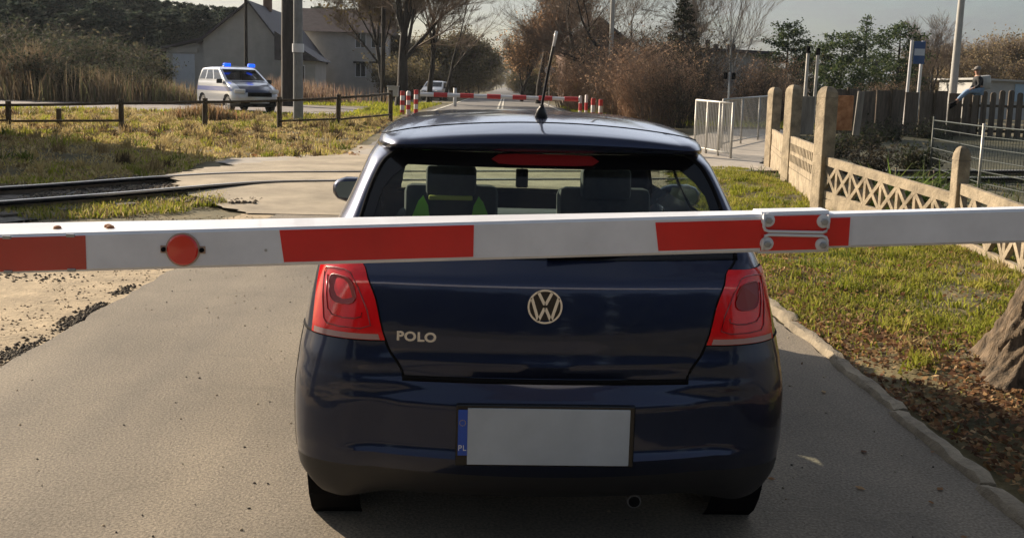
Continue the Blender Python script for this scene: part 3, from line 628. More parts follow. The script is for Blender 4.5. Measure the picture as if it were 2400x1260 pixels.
for i, (px, Y, pt) in enumerate(((1035, 100, 40), (1000, 95, 50), (965, 92, 60), (1108, 135, 84), (1122, 160, 92), (1134, 190, 108), (1146, 225, 122), (1154, 265, 136), (1162, 310, 150), (1169, 370, 164), (1175, 430, 176), (1055, 112, 66), (1075, 125, 76), (1094, 145, 86), (1110, 170, 96), (1128, 210, 112), (1206, 330, 172), (1212, 260, 150), (1216, 200, 120), (1230, 150, 70), (1010, 122, 75), (930, 96, 70), (1310, 100, 95), (1340, 96, 100), (1285, 110, 90), (1120, 130, 140), (1100, 115, 130), (1070, 100, 120))):
    sc = hgt(px, pt, Y)/10.6; place(at0, 'brown leafy tree of the row closing in along the far road', base(px, Y), (min(sc, .9)*(.8 if Y > 150 else 1), min(sc, .9)*(.8 if Y > 150 else 1), sc), i*1.1, GA)
bu = shrub('bush', 'olive undergrowth along the left side of the far road', base(1000, 84), 3.2, 4.0, 71, 110, 'twig', 'undergrowth along the far road', AV, cat='bush', lk=2600, lq=.22)
for i, (px, Y, s) in enumerate(((960, 80, 1.0), (1035, 96, 1.0), (1065, 110, 1.1), (1085, 125, 1.1), (1105, 145, 1.2), (1125, 175, 1.3), (1140, 210, 1.4), (920, 78, 1.1), (1212, 180, 1.2), (1235, 130, 1.2), (1250, 105, 1.1), (1275, 95, 1.2), (1310, 90, 1.2), (1200, 260, 1.5))):
    place(bu, 'olive undergrowth along the far road', base(px, Y), s, i*1.9, 'undergrowth along the far road', 'bush')
# -- right of the far road
bare_tree('beech_tree', 'tall brown-leaved tree right of the far road', base(1262, 72), 13.5, .28, 31, kids=5, depth=5, lean=(-.03, 0), spread=.32, first=.06, bark='barkdark', leaves=(15000, .16, ((.36, .21, .12), (.26, .16, .09), (.44, .28, .17)), .35))
bare_tree('beech_tree', 'lower brown-leaved tree left of the tall brown-leaved one', base(1222, 80), 8.0, .16, 32, kids=5, depth=5, spread=.45, first=.08, leaves=(6500, .18, ((.38, .24, .14), (.28, .18, .10), (.46, .31, .19)), .4))
conifer('pine_tree', 'small sparse pine poking up left of the gabled brick house', base(1318, 92), 6.6, .8, 33, cols=DK, q=.3, base_=.62, shape='round')
bare_tree('bare_tree', 'bare spreading tree in front of the gabled brick house', base(1372, 62), 12, .2, 34, kids=3, depth=5, spread=.85, first=.3)
bare_tree('bare_tree', 'bare many-stemmed tree just right of the pale concrete pole', base(1452, 58), 12, .18, 35, kids=4, depth=5, spread=.7, first=.15)
conifer('spruce_tree', 'dark spruce among the bare brown brush', base(1592, 52), 6.6, 1.7, 36, cols=((.05, .055, .035), (.075, .07, .045), (.035, .04, .025)), q=.25, dens=.8)
bare_tree('bare_tree', 'slim bare tree right behind the dark spruce', base(1640, 56), 9, .11, 37, kids=4, depth=5, spread=.7, first=.15)
bare_tree('birch_tree', 'thin pale birch rising over the long grey building', base(1712, 44), 8.2, .07, 38, kids=3, depth=4, spread=.32, lean=(.05, 0), bark='polecon', twig='twig')
pine = ((.05, .08, .035), (.075, .11, .042), (.03, .048, .024), (.12, .145, .06))
conifer('pine_tree', 'rounded green pine right of the long grey building', base(1838, 60), 5.6, 2.0, 39, cols=pine, q=.2, shape='round', dens=1.1)
conifer('pine_tree', 'green pine just right of the two thin posts', base(1965, 56), 4.9, 1.9, 40, cols=pine, q=.2, shape='round', dens=1.1)
conifer('pine_tree', 'tallest pointed pine of the clump left of the station sign', base(2018, 60), 6.4, 1.6, 41, cols=pine, q=.18, dens=.8)
conifer('pine_tree', 'pine touching the left post of the station sign', base(2098, 57), 5.7, 1.7, 42, cols=pine, q=.2, shape='round')
conifer('pine_tree', 'low broad pine in front of the pine clump', base(2048, 46), 3.1, 1.9, 43, cols=((.08, .11, .05), (.06, .085, .035), (.13, .15, .07)), q=.17, shape='round')
conifer('pine_tree', 'low dark pine behind the two thin posts', base(1905, 64), 4.4, 1.9, 44, cols=pine, q=.2, shape='round')
bare_tree('bare_tree', 'bare tree standing against the sky right of the station sign', base(2182, 62), 6.8, .13, 45, kids=4, depth=5, spread=.6, first=.45)
GW = 'brown trees of the wood on the far right'
wt = bare_tree('wood_tree', 'brown tree of the wood behind the right fence', base(2200, 82), 5.2, .12, 46, group=GW, kids=5, depth=5, spread=.6, first=.05, leaves=(5000, .15, ((.26, .20, .11), (.30, .22, .13), (.18, .15, .08)), .45))
for i, (px, Y, s) in enumerate(((2160, 80, .95), (2240, 84, 1.05), (2280, 80, 1.05), (2320, 86, 1.2), (2360, 82, 1.18), (2405, 84, 1.2), (2450, 82, 1.2), (2300, 74, .8), (2220, 74, .8), (2260, 90, 1.1), (2345, 92, 1.25), (2390, 95, 1.25), (2140, 90, 1.0), (2500, 82, 1.2), (2380, 75, .75), (2185, 88, 1.0))):
    place(wt, 'brown tree of the wood behind the right fence', base(px, Y), s, i*.9, GW)
GS = 'leafless reddish brush right of the far road'
RB = ((.34, .22, .14), (.24, .16, .11), (.42, .29, .19))
s0 = shrub('brush', 'leafless reddish brush right of the far road', base(1500, 36), 3.0, 2.6, 61, 120, 'twigred', GS, RB, lk=1500, lq=.10, cat='bush')
s1 = shrub('brush', 'leafless reddish brush right of the far road', base(1450, 40), 3.4, 3.0, 62, 130, 'twig', GS, RB, lk=1500, lq=.12, cat='bush')
s2 = shrub('brush', 'leafless reddish brush right of the far road', base(1420, 58), 3.6, 3.4, 63, 90, 'barkdark', GS, ((.12, .11, .07), (.09, .075, .05), (.20, .15, .10)), lk=1100, lq=.13, cat='bush')
for i, (px, Y, s) in enumerate(((1350, 52, 1.0), (1385, 56, 1.1), (1415, 46, .85), (1470, 44, 1.0), (1520, 44, 1.15), (1560, 40, 1.05), (1600, 38, .95), (1535, 33, .85), (1575, 33, .8), (1480, 34, .75), (1610, 44, 1.1), (1640, 48, .95), (1500, 52, 1.3), (1550, 50, 1.25), (1440, 52, 1.2), (1600, 31, .6), (1330, 60, 1.1), (1360, 64, 1.2), (1400, 66, 1.3), (1440, 62, 1.3), (1660, 42, .62), (1780, 44, .85), (1815, 46, .95), (1750, 48, .8), (1850, 42, .8), (1830, 38, .6), (1700, 40, .45), (1740, 38, .5), (1780, 37, .55), (1660, 36, .4), (2050, 40, .5), (2080, 42, .6), (2110, 40, .5), (2150, 46, .7), (1625, 52, 1.1), (1455, 40, .8), (1510, 38, .95))):
    place((s0, s1, s2)[(i*5+i//3) % 3], 'leafless reddish brush right of the far road', base(px, Y), s, i*1.7, GS, 'bush')
# ================================================================ BUILDINGS
def Z(px, py, Y): return at(px, py, Y).z
def X(px, Y, py=200): return at(px, py, Y).x
def window(parent, x, y, z, w_, h, axis='y', frame='white', dark='pane'):
    """window in a wall facing -Y (axis y) or +X (axis x)"""
    f = MB(); t = .07
    if axis == 'y':
        for a, b, c, d in ((-w_/2, 0, t, h+t), (w_/2, 0, t, h+t), (0, -h/2, w_-t, t), (0, h/2, w_-t, t), (0, 0, t*.7, h-t)): f.box((x+a, y-.03, z+b), (c, .08, d))
        p = MB().box((x, y+.02, z), (w_-t, .06, h-t))
    else:
        for a, b, c, d in ((-w_/2, 0, t, h+t), (w_/2, 0, t, h+t), (0, -h/2, w_-t, t), (0, h/2, w_-t, t), (0, 0, t*.7, h-t)): f.box((x+.03, y+a, z+b), (.08, c, d))
        p = MB().box((x-.02, y, z), (.06, w_-t, h-t))
    fo = f.build('window', M[frame], parent); p.build('pane', M[dark], fo)
def roof_slab(parent, name, quad, th, mat):
    MB().prism([Vector(q) for q in quad], (0, 0, 0), (0, 0, th)).build(name, mat, parent)
# house with the big gable, left
Y = 70; gx = X(585, Y); zl = .3
h = thing('gabled_house', 'grey house with a big plain gable and a lean-to behind the police van', 'house', (gx, Y, zl))
za = Z(585, 8, Y)-zl; xl, xr = X(478, Y)-gx, X(672, Y)-gx; ze = Z(672, 125, Y)-zl; ze2 = Z(486, 92, Y)-zl; LN = 17
wall = MB(); wall.prism([(xl, 0, -.3), (xr, 0, -.3), (xr, 0, ze), (0, 0, za), (xl, 0, ze2)], (0, 0, 0), (0, LN, 0)); wall.build('wall', M['greywall'], h)
roof_slab(h, 'roof', [(0, -.35, za+.02), (xr+.45, -.35, ze-.45), (xr+.45, LN+.3, ze-.45), (0, LN+.3, za+.02)], .18, M['roof'])
roof_slab(h, 'roof', [(0, -.35, za+.02), (0, LN+.3, za+.02), (xl-.4, LN+.3, ze2-.35), (xl-.4, -.35, ze2-.35)], .18, M['roof'])
window(h, xr, 6.5, 1.9, 1.1, 1.3, 'x')
window(h, xr, 12, 1.9, 1.1, 1.3, 'x')
ch = MB().box((.1, 6, za+.5), (.6, .6, 1.3), bev=.03); ch.build('chimney', M['brickwall'], h)
# lean-to
lx0, lx1 = X(385, Y)-gx, xl-.002; lz0, lz1 = Z(385, 112, Y)-zl, Z(478, 92, Y)-zl
MB().prism([(lx0, .6, -.3), (lx1, .6, -.3), (lx1, .6, lz1-.1), (lx0, .6, lz0-.1)], (0, 0, 0), (0, 7, 0)).build('lean_to', M['palewall'], h)
roof_slab(h, 'roof', [(lx0-.7, .1, lz0-.22), (lx1-.05, .1, lz1+.02), (lx1-.05, 8, lz1+.02), (lx0-.7, 8, lz0-.22)], .14, M['roof'])
dx0, dx1 = X(400, Y)-gx, X(452, Y)-gx; dz1 = Z(425, 126, Y)-zl
dr = MB().box(((dx0+dx1)/2, .57, dz1/2), (dx1-dx0, .06, dz1)); dr.build('garage_door', M['door'], h)
MB().box(((dx0+dx1)/2, .55, dz1+.28), (dx1-dx0+.5, .12, .35)).build('fascia', M['greywall'], h)
# projecting porch on the right side
px0, px1 = xr+.003, X(768, 66)-gx
MB().prism([(px0, -2.5, -.3), (px0+2.5, -2.5, -.3), (px0+2.5, -2.5, 2.75), (px0, -2.5, 2.75)], (0, 0, 0), (0, 5, 0)).build('porch', M['palewall'], h)
MB().prism([(px0-.3, 0, Z(715, 76, 68)-zl), (px0+2.9, 0, 2.7), (px0-.3, 0, 2.7)], (0, -2.9, 0), (0, 2.8, 0)).build('porch_roof', M['roof'], h)
window(h, px0+1.35, -2.5, 1.75, .8, 1.2)
# second house
Y = 88; gx = X(800, Y)
h = thing('rendered_house', 'long two-storey grey house with a low brown roof behind the dark wooden pole', 'house', (gx, Y, .3))
xl, xr = X(700, Y)-gx, X(905, Y)-gx; ze = Z(800, 76, Y)-.3; zr = Z(800, 38, Y)-.3
MB().prism([(xl, 0, -.3), (xr, 0, -.3), (xr, 0, ze), (xl, 0, ze)], (0, 0, 0), (0, 8, 0)).build('wall', M['greywall'], h)
MB().prism([(xl-.4, -.5, ze), (xl-.4, 8.5, ze), (xl-.4, 4, zr+.9)], (0, 0, 0), (xr-xl+.8, 0, 0)).build('roof', M['roofred'], h)
MB().box((1.5, 4, zr+1.1), (.7, .7, 1.2)).build('chimney', M['brickwall'], h)
for pxx, pyy in ((845, 95), (882, 95), (845, 163), (882, 163)):
    window(h, X(pxx, Y)-gx, 0, Z(pxx, pyy, Y)-.3, .95, 1.35)
for pxx in (845, 882): MB().box((X(pxx, Y)-gx, -.15, Z(pxx, 147, Y)-.3), (1.3, .25, .18)).build('awning', M['black'], h)
# brick house right of the far road
Y = 82; gx = X(1398, Y)
h = thing('brick_house', 'brown gabled brick house half hidden by bare trees right of the far road', 'house', (gx, Y, .3))
xl, xr = X(1322, Y)-gx, X(1472, Y)-gx; za = Z(1398, 44, Y)-.3; ze = Z(1322, 96, Y)-.3
MB().prism([(xl, 0, -.3), (xr, 0, -.3), (xr, 0, ze), (0, 0, za), (xl, 0, ze)], (0, 0, 0), (0, 9, 0)).build('wall', M['brickwall'], h)
for s, xe in ((-1, xl), (1, xr)): roof_slab(h, 'roof', [(0, -.4, za+.02), (xe*1.12, -.4, ze-.30), (xe*1.12, 9.4, ze-.30), (0, 9.4, za+.02)], .2, M['roof'])
for a in (-1.2, 1.2): window(h, a, 0, 2.9, .8, 1.1)
window(h, 0, 0, 5.0, .7, .9)
MB().box((-.6, 3, za+.2), (.6, .6, 1.2)).build('chimney', M['brickwall'], h)
# long flat building with chimneys
Y = 68; gx = X(1720, Y)
h = thing('flat_roofed_building', 'long grey flat-roofed building with chimneys behind the brown brush', 'building', (gx, Y, .3))
xl, xr = X(1630, Y)-gx, X(1802, Y)-gx; z1 = Z(1630, 112, Y)-.3; z2 = Z(1802, 122, Y)-.3
MB().prism([(xl, 0, -.3), (xr, 0, -.3), (xr, 0, z2-.2), (xl, 0, z1-.2)], (0, 0, 0), (0, 9, 0)).build('wall', M['greywall'], h)
roof_slab(h, 'roof', [(xl-.3, -.4, z1-.2), (xr+.3, -.4, z2-.2), (xr+.3, 9.4, z2-.2), (xl-.3, 9.4, z1-.2)], .22, M['roof'])
for pxx, hh_ in ((1662, .75), (1682, .45), (1718, .45)): MB().box((X(pxx, Y)-gx, 1.2, z1+hh_/2-.1), (.35 if pxx < 1700 else .6, .4, hh_), bev=.03).build('chimney', M['roof'], h)
window(h, -1.2, 0, 1.9, .9, 1.2, frame='greymet' if 'greymet' in M else 'white')
# low pale buildings far right
Y = 58; gx = X(2350, Y)
h = thing('low_shed', 'low pale shed with a light blue end behind the far right fence', 'shed', (gx, Y, 0))
MB().prism([(-1.7, 0, 0), (3.5, 0, 0), (3.5, 0, 2.6), (-1.7, 0, 2.75)], (0, 0, 0), (0, 5, 0)).build('wall', M['palewall'], h)
roof_slab(h, 'roof', [(-2.0, -.3, 2.75), (3.8, -.3, 2.6), (3.8, 5.3, 2.6), (-2, 5.3, 2.75)], .12, M['palewall'])
MB().box((1.25, -.05, 2.0), (.9, .08, 1.1)).build('door', newmat('pale_blue', (.32, .45, .58), .6), h)
# station building outside the frame on the left: it throws the shadow over the embankment
h = thing('signal_house', 'brick signal house left of the tracks', 'building', (-16.5, 18.6, 0))
MB().prism([(-3.3, -4.3, -.2), (3.3, -4.3, -.2), (3.3, -4.3, 4.45), (-3.3, -4.3, 4.45)], (0, 0, 0), (0, 8.6, 0)).build('wall', M['brickwall'], h)
MB().prism([(-3.7, -4.7, 4.45), (3.7, -4.7, 4.45), (0, -4.7, 5.6)], (0, 0, 0), (0, 9.4, 0)).build('roof', M['roof'], h)

# ================================================================ FENCES AND POSTS
# wooden rail fence on the left
fp = [gr(-170, 306), gr(20, 303), gr(285, 303), gr(480, 302), gr(655, 301), gr(792, 297), gr(915, 285)]
f = thing('wooden_fence', 'weathered wooden post and rail fence across the rough grass on the left', 'fence', (0, 0, 0))
hts = [.85, .86, .88, .84, .86, .86, .9]
tops = []
for i, p in enumerate(fp):
    t = at([-170, 20, 285, 480, 655, 792, 915][i], [244, 242, 238, 235, 232, 226, 216][i], p.y)
    hgt = t.z-p.z+.06; tops.append(Vector((p.x, p.y, t.z)))
    MB().tube([(p.x, p.y, p.z-.1), (p.x+.02*(i % 2), p.y, p.z+hgt)], .075, 8).build('post', M['wood'], f, True, 40)
for i in range(len(fp)-1):
    a, b = tops[i], tops[i+1]; m_ = (a+b)/2+Vector((0, 0, -.03))
    MB().tube([a+Vector((0, -.08, -.05)), m_+Vector((0, -.08, -.03)), b+Vector((0, -.08, -.05))], .042, 6).build('rail', M['wood'], f, True)
    if i < 2 or i > 3:
        c, e = fp[i], fp[i+1]; MB().tube([c+Vector((0, -.09, .22)), e+Vector((0, -.09, .24))], .035, 6).build('rail', M['wood'], f, True)
p = gr(128, 303); tag(MB().box((0, 0, 0), (.1, .1, 1)).build('stake', M['wood']), 'short wooden stake standing between the two leftmost fence posts', 'post'); o = bpy.data.objects['stake']; o.location = (p.x, p.y+.3, p.z+.2); o.scale = (1, 1, .7)
# poles
def pole(name, label, px, Y, py_top, r0, r1, mat, lean=0, cat='pole', band=None, sides=12, extra=None):
    b = base(px, Y); ht = at(px, py_top, Y).z-b.z
    t = thing(name, label, cat, b)
    MB().tube([(0, 0, -.2), (lean*ht, 0, ht)], [r0, r1], sides).build('shaft', M[mat], t, True, 50)
    if band: MB().tube([(lean*band, 0, band), (lean*(band+.28), 0, band+.28)], r0*1.15, sides).build('band', M['white'], t, True, 50)
    return t, ht
pole('concrete_pole', 'tall grey concrete pole standing in the grass beside the massive dark trunk', 699, 30, -260, .17, .13, 'polecon', band=2.25)
t, ht = pole('wooden_pole', 'tall dark wooden pole left of the crooked tree', 897, 58, -240, .14, .11, 'barkdark')
MB().box((0, 0, ht-.4), (1.4, .12, .12)).build('crossarm', M['barkdark'], t)
t, ht = pole('wooden_pole', 'slim dark wooden pole rising above the police van roof', 578, 52, -120, .10, .08, 'barkdark', sides=8)
MB().box((0, 0, ht-.4), (1.2, .1, .1)).build('crossarm', M['barkdark'], t)
t, ht = pole('concrete_pole', 'pale concrete pole in front of the brick house', 1427, 50, -220, .13, .10, 'polepale')
MB().box((0, 0, ht-.4), (1.4, .12, .12)).build('crossarm', M['polecon'], t)
t, ht = pole('lamp_post', 'tall tapering lamp post right of the station sign', 2229, 31, -330, .15, .07, 'polepale', lean=.012)
MB().tube([(.012*ht, 0, ht), (.012*ht+.1, 0, ht+.35), (.012*ht+1.0, 0, ht+.55)], .035, 8).build('arm', M['zinc'], t, True)
MB().box((.012*ht+1.2, 0, ht+.55), (.6, .25, .12), bev=.04).build('lamp_head', M['zinc'], t)
for i, px in enumerate((1884, 1907)):
    b = base(px, 32+i*.8); ht = at(px, 108+5*i, b.y).z-b.z
    t = thing('signal_post', ('left' if i == 0 else 'right')+' one of the two thin grey black-topped posts by the pines', 'post', b, group='thin grey black-topped posts')
    MB().tube([(0, 0, -.1), (.03, 0, ht-.25)], .055, 10).build('shaft', M['steelfence'], t, True, 50)
    MB().tube([(.03, 0, ht-.25), (.03, 0, ht)], .075, 10).build('cap', M['black'], t, True, 50)
    MB().box((-.1, .0, ht-1.6), (.1, .04, 3.0)).build('shadow_board', M['blackplastic'], t) if False else None
# station sign
b = base(2122, 36); t = thing('station_sign', 'blue and white station name board on two pale posts', 'sign', b)
ht = at(2125, 95, 36).z-b.z; x2 = X(2152, 36)-b.x
for xx in (0, x2): MB().tube([(xx, 0, -.1), (xx+.07, 0, ht)], .06, 10).build('post', M['whitepaint'], t, True, 50)
zb0, zb1 = Z(2140, 150, 36)-b.z, Z(2140, 97, 36)-b.z
bd = MB().box((x2/2+.13, -.08, (zb0+zb1)/2), (x2-.0, .05, zb1-zb0), bev=.01).build('board', M['signblue'], t)
MB().box((x2/2+.13, -.11, zb0+(zb1-zb0)*.52), (x2-.04, .012, (zb1-zb0)*.30)).build('panel', M['door'], bd)
# small double light on a thin post near the railing
b = base(1706, 29); t = thing('pedestrian_signal', 'thin post carrying two small black lamps behind the metal railing', 'signal', b); ht = at(1706, 178, 29).z-b.z
MB().tube([(0, 0, 0), (0, 0, ht+.12)], .03, 8).build('post', M['steelfence'], t, True)
for s in (-1, 1): MB().box((s*.135, 0, ht), (.11, .14, .22), bev=.02).build('lamp', M['black'], t)
# metal pedestrian railings
def railing(name, label, a, b, h, n, mesh=True, close=False):
    a, b = Vector(a), Vector(b); t = thing(name, label, 'railing', a, 0, None); d = b-a; L_ = d.length
    u = d.normalized(); P = lambda s, z: (u.x*s, u.y*s, z+ (b.z-a.z)*s/L_)
    for k in range(n): s = L_*k/(n-1); MB().tube([P(s, -.05), P(s, h)], .03, 8).build('post', M['steelfence'], t, True)
    mb = MB(); mb.tube([P(0, h-.02), P(L_, h-.02)], .028, 8); mb.tube([P(0, .14), P(L_, .14)], .018, 6); mb.build('handrail', M['steelfence'], t, True)
    mb = MB(); step = .085 if close else .13
    for k in range(int(L_/step)): mb.tube([P(k*step+.05, .14), P(k*step+.05, h-.04)], .008 if not close else .011, 4, False)
    mb.build('infill', M['steelfence'], t)
    return t
railing('pedestrian_railing', 'near metal railing with close upright bars beside the pavement', gr(1627, 356), gr(1712, 374), 1.33, 4, close=True)
a_ = gr(1618, 352); railing('pedestrian_railing', 'longer metal railing running behind the pavement to the first concrete post', gr(1690, 349), gr(1812, 322), 1.32, 4)
# concrete panel fence on the right
def cpost(parent, x, y, h, sx, sy, rz, mat='concrete', zb=-.1):
    mb = MB(); mb.box((x, y, (h-.14+zb)/2), (sx, sy, h-.14-zb), rz=rz, bev=.012); n = len(mb.v)
    M_ = Matrix.Translation((x, y, h-.14)) @ Matrix.Rotation(rz, 4, 'Z')
    for z, k in ((0, 1), (.07, .9), (.12, .62), (.14, .3)):
        for a, b_ in ((-1, -1), (1, -1), (1, 1), (-1, 1)): mb.v.append(tuple(M_ @ Vector((a*sx/2*k*.995, b_*sy/2*k*.995, z))))
    for i in range(3):
        for j in range(4): mb.f.append((n+i*4+j, n+i*4+(j+1) % 4, n+i*4+4+(j+1) % 4, n+i*4+4+j))
    mb.f.append((n+12, n+13, n+14, n+15)); return mb.build('post', M[mat], parent)
P1, P2, P3, P4, P5 = Vector((6.10, 17.6, 0)), Vector((5.0, 13.0, 0)), Vector((4.22, 9.3, 0)), Vector((4.62, 6.55, 0)), Vector((4.5, 4.45, 0))
f = thing('concrete_fence', 'weathered concrete panel fence with lattice cut-outs along the right verge', 'fence', (0, 0, 0))
cpost(f, P1.x, P1.y, 1.72, .22, .22, .25); cpost(f, P2.x, P2.y, 1.74, .20, .22, .25); cpost(f, P3.x, P3.y, 1.70, .19, .20, .25)
cpost(f, P4.x, P4.y, 1.12, .13, .13, .05); cpost(f, P5.x, P5.y, 1.05, .13, .13, .05)
def panel(parent, a, b, z0a, z0b, h, kind, th=.05):
    """lattice panel from a to b (2D), bottom heights, height h"""
    a, b = Vector((a[0], a[1], 0)), Vector((b[0], b[1], 0)); d = b-a; L_ = d.length; u = d.normalized(); nrm = Vector((u.y, -u.x, 0))
    def W(s, z): return a+u*s+Vector((0, 0, z0a+(z0b-z0a)*s/L_+z))
    mb = MB()
    def bar(s0, z0, s1, z1, wd, dep=th):
        p, q = W(s0, z0), W(s1, z1); t = (q-p).normalized(); c = t.cross(nrm).normalized()*wd/2
        mb.prism([p-c, q-c, q+c, p+c], nrm*dep/2, -nrm*dep/2)
    bar(0, h-.055, L_, h-.055, .11); bar(0, .045, L_, .045, .09, th*.98); bar(.03, .09, .03, h-.11, .06, th*.96); bar(L_-.03, .09, L_-.03, h-.11, .06, th*.96)
    z0, z1 = .08, h-.10
    if kind == 'lattice':
        n = max(3, round(L_/.36)); s = (L_-.10)/n
        for k in range(n):
            x0 = .05+k*s; 
            bar(x0, z0, x0+s, z1, .048, th*.9); bar(x0+s, z0, x0, z1, .048, th*.87)
            if k: bar(x0, z0, x0, z1, .05, th*.8)
    elif kind == 'slots':
        n = max(4, round(L_/.17))
        for k in range(1, n): bar(L_*k/n, z0, L_*k/n+.04, z1, .075, th*.9)
        bar(0, (z0+z1)/2, L_, (z0+z1)/2, .05, th*.85)
    else:
        bar(0, h/2, L_, h/2, h-.19, th*.7)
    return mb.build('panel', M['concrete'], parent)
panel(f, P1, P2, .42, .42, .42, 'solid'); panel(f, P1, P2, -.06, -.06, .47, 'solid')
panel(f, P2, P3, .40, .42, .50, 'slots'); panel(f, P2, P3, -.08, -.06, .47, 'solid')
panel(f, P3, P4, .30, .12, .52, 'lattice'); panel(f, P3, P4, -.1, -.12, .38, 'solid')
panel(f, P4, P5, .14, .02, .62, 'lattice')
panel(f, P5, (4.4, 2.35), .02, .0, .62, 'lattice')
# boards and the rusty sheet behind the tall concrete posts
def sheetb(name, label, cat, pxa, pxb, Y, pyt, pyb, mat, th=.04, ry=0):
    xa, xb = X(pxa, Y), X(pxb, Y); z1, z0 = Z((pxa+pxb)/2, pyt, Y), Z((pxa+pxb)/2, pyb, Y)
    o = MB().box((0, 0, (z1-z0)/2), (xb-xa, th, z1-z0), bev=.008).build(name, M[mat]); o.location = ((xa+xb)/2, Y, z0); o.rotation_euler.y = ry
    return tag(o, label, cat)
sheetb('wooden_board', 'pale grey weathered board between the second and third concrete posts', 'board', 1880, 1912, 15.5, 226, 316, 'greyboard')
sheetb('rusty_sheet', 'rust-orange metal sheet right of the tallest concrete post', 'sheet', 1962, 2003, 16.5, 224, 306, 'rust')
sheetb('wooden_board', 'grey upright board just right of the rusty sheet', 'board', 2006, 2022, 16.2, 214, 318, 'greyboard', ry=.06)
# dark board fence behind the garden
f = thing('board_fence', 'dark brown fence of broad upright boards behind the garden', 'fence', (0, 0, 0))
px = 1955; k = 0
while px < 2265:
    w_ = 34; xa, xb = X(px, 30), X(px+w_-3, 30); z1 = 1.78+.04*math.sin(k*2.1)
    MB().box(((xa+xb)/2, 30+.02*(k % 2), z1/2-.1), (xb-xa, .04, z1+.2), bev=.006).build('board', M['darkboard'], f)
    if k % 3 == 0: MB().box((xb+.02, 29.93, .9), (.07, .08, 1.9)).build('post', M['wood'], f)
    px += w_; k += 1
xa, xb = X(1955, 30), X(2265, 30); MB().box(((xa+xb)/2, 30.07, .6), (xb-xa, .05, .1)).build('rail', M['wood'], f)
f = thing('paling_fence', 'dark fence of narrow round-topped palings at the far right', 'fence', (0, 0, 0))
px = 2262; k = 0
while px < 2520:
    xa, xb = X(px, 29.5), X(px+13, 29.5); z1 = 1.86+.05*math.sin(k*1.7); c = (xa+xb)/2; r = (xb-xa)/2
    poly = [(c-r, 0, -.2), (c+r, 0, -.2), (c+r, 0, z1-r*.7), (c+r*.6, 0, z1-r*.15), (c, 0, z1), (c-r*.6, 0, z1-r*.15), (c-r, 0, z1-r*.7)]
    MB().prism(poly, (0, 29.5, 0), (0, 29.54, 0)).build('paling', M['darkboard'], f); px += 21; k += 1
xa, xb = X(2262, 29.5), X(2520, 29.5)
for z in (.5, 1.35): MB().box(((xa+xb)/2, 29.58, z), (xb-xa, .05, .09)).build('rail', M['wood'], f)
# wire mesh fence in the garden
A, B, C_ = base(2192, 17), base(2310, 13.5), base(2450, 11.5); f = thing('mesh_fence', 'green wire mesh fence with a slim pale post inside the garden', 'fence', (0, 0, 0))
for p, hgt, m_ in ((A, 1.20, 'greenmetal'), (B, 1.17, 'steelfence'), (C_, 1.15, 'greenmetal')): MB().tube([(p.x, p.y, -.1), (p.x, p.y, hgt)], .025, 8).build('post', M[m_], f, True)
for a, b in ((A, B), (B, C_)):
    mb = MB()
    for z in (.15, .35, .55, .75, .95, 1.12): mb.tube([(a.x, a.y, z), (b.x, b.y, z)], 0.009 if z < 1 else .012, 4, False)
    L_ = (b-a).length
    for k in range(int(L_/.10)): q = a.lerp(b, k*.10/L_); mb.tube([(q.x, q.y, .1), (q.x, q.y, 1.12)], .0045, 3, False)
    mb.build('mesh', M['greenmetal'], f)
# garden plants
def plant(name, label, loc, n, h, cols, seed):
    t = thing(name, label, 'plant', loc); P = np.c_[rng.normal(0, .09, n), rng.normal(0, .09, n), np.zeros(n)]
    blades('leaves', P, rng.uniform(h*.5, h, n), rng.uniform(.02, .045, n), palette(n, cols), 1.3, None, t)
    MB().tube([(0, 0, 0), (.01, 0, h*.7)], .012, 5).build('stem', M['twig'], t, True); return t
GRN = ((.16, .24, .04), (.10, .16, .03), (.22, .28, .06))
plant('weed', 'bright green weed just behind the lattice panel', (5.3, 9.6, 0), 60, .95, GRN, 1)
plant('weed', 'dark leafy weed right of the bright green one', (6.1, 10.2, 0), 60, .85, ((.07, .10, .03), (.05, .08, .02)), 2)
plant('weed', 'small dry weed behind the lattice panel near the slim pale post', (6.3, 8.6, 0), 60, .55, ((.30, .24, .10), (.14, .14, .05)), 3)
shrub('bush', 'dark twiggy bush under the rusty sheet', (6.6, 13.6, 0), 0.75, .9, 77, 50, 'barkdark', None, ((.04, .035, .025), (.07, .06, .04)), cat='bush', lk=900, lq=.07)
for i, (xx, yy, s_) in enumerate(((8.6, 20.5, 1.0), (10.4, 23.5, 1.1), (12.4, 26.5, 1.2), (9.3, 17.5, .8), (14.5, 28, 1.1))):
    shrub('bush', ['dark low bush in the garden nearest behind the rusty sheet', 'second dark garden bush, between the rusty sheet and the board fence', 'dark garden bush close to the middle of the board fence', 'smallest dark garden bush, right of the lattice panel', 'dark garden bush at the foot of the board fence, farthest right'][i], (xx, yy, -.1), .8*s_, 1.5*s_, 80+i, 60, 'barkdark', 'dark bushes in the garden', ((.04, .05, .025), (.07, .065, .04), (.03, .04, .02)), cat='bush', lk=1200, lq=.09)
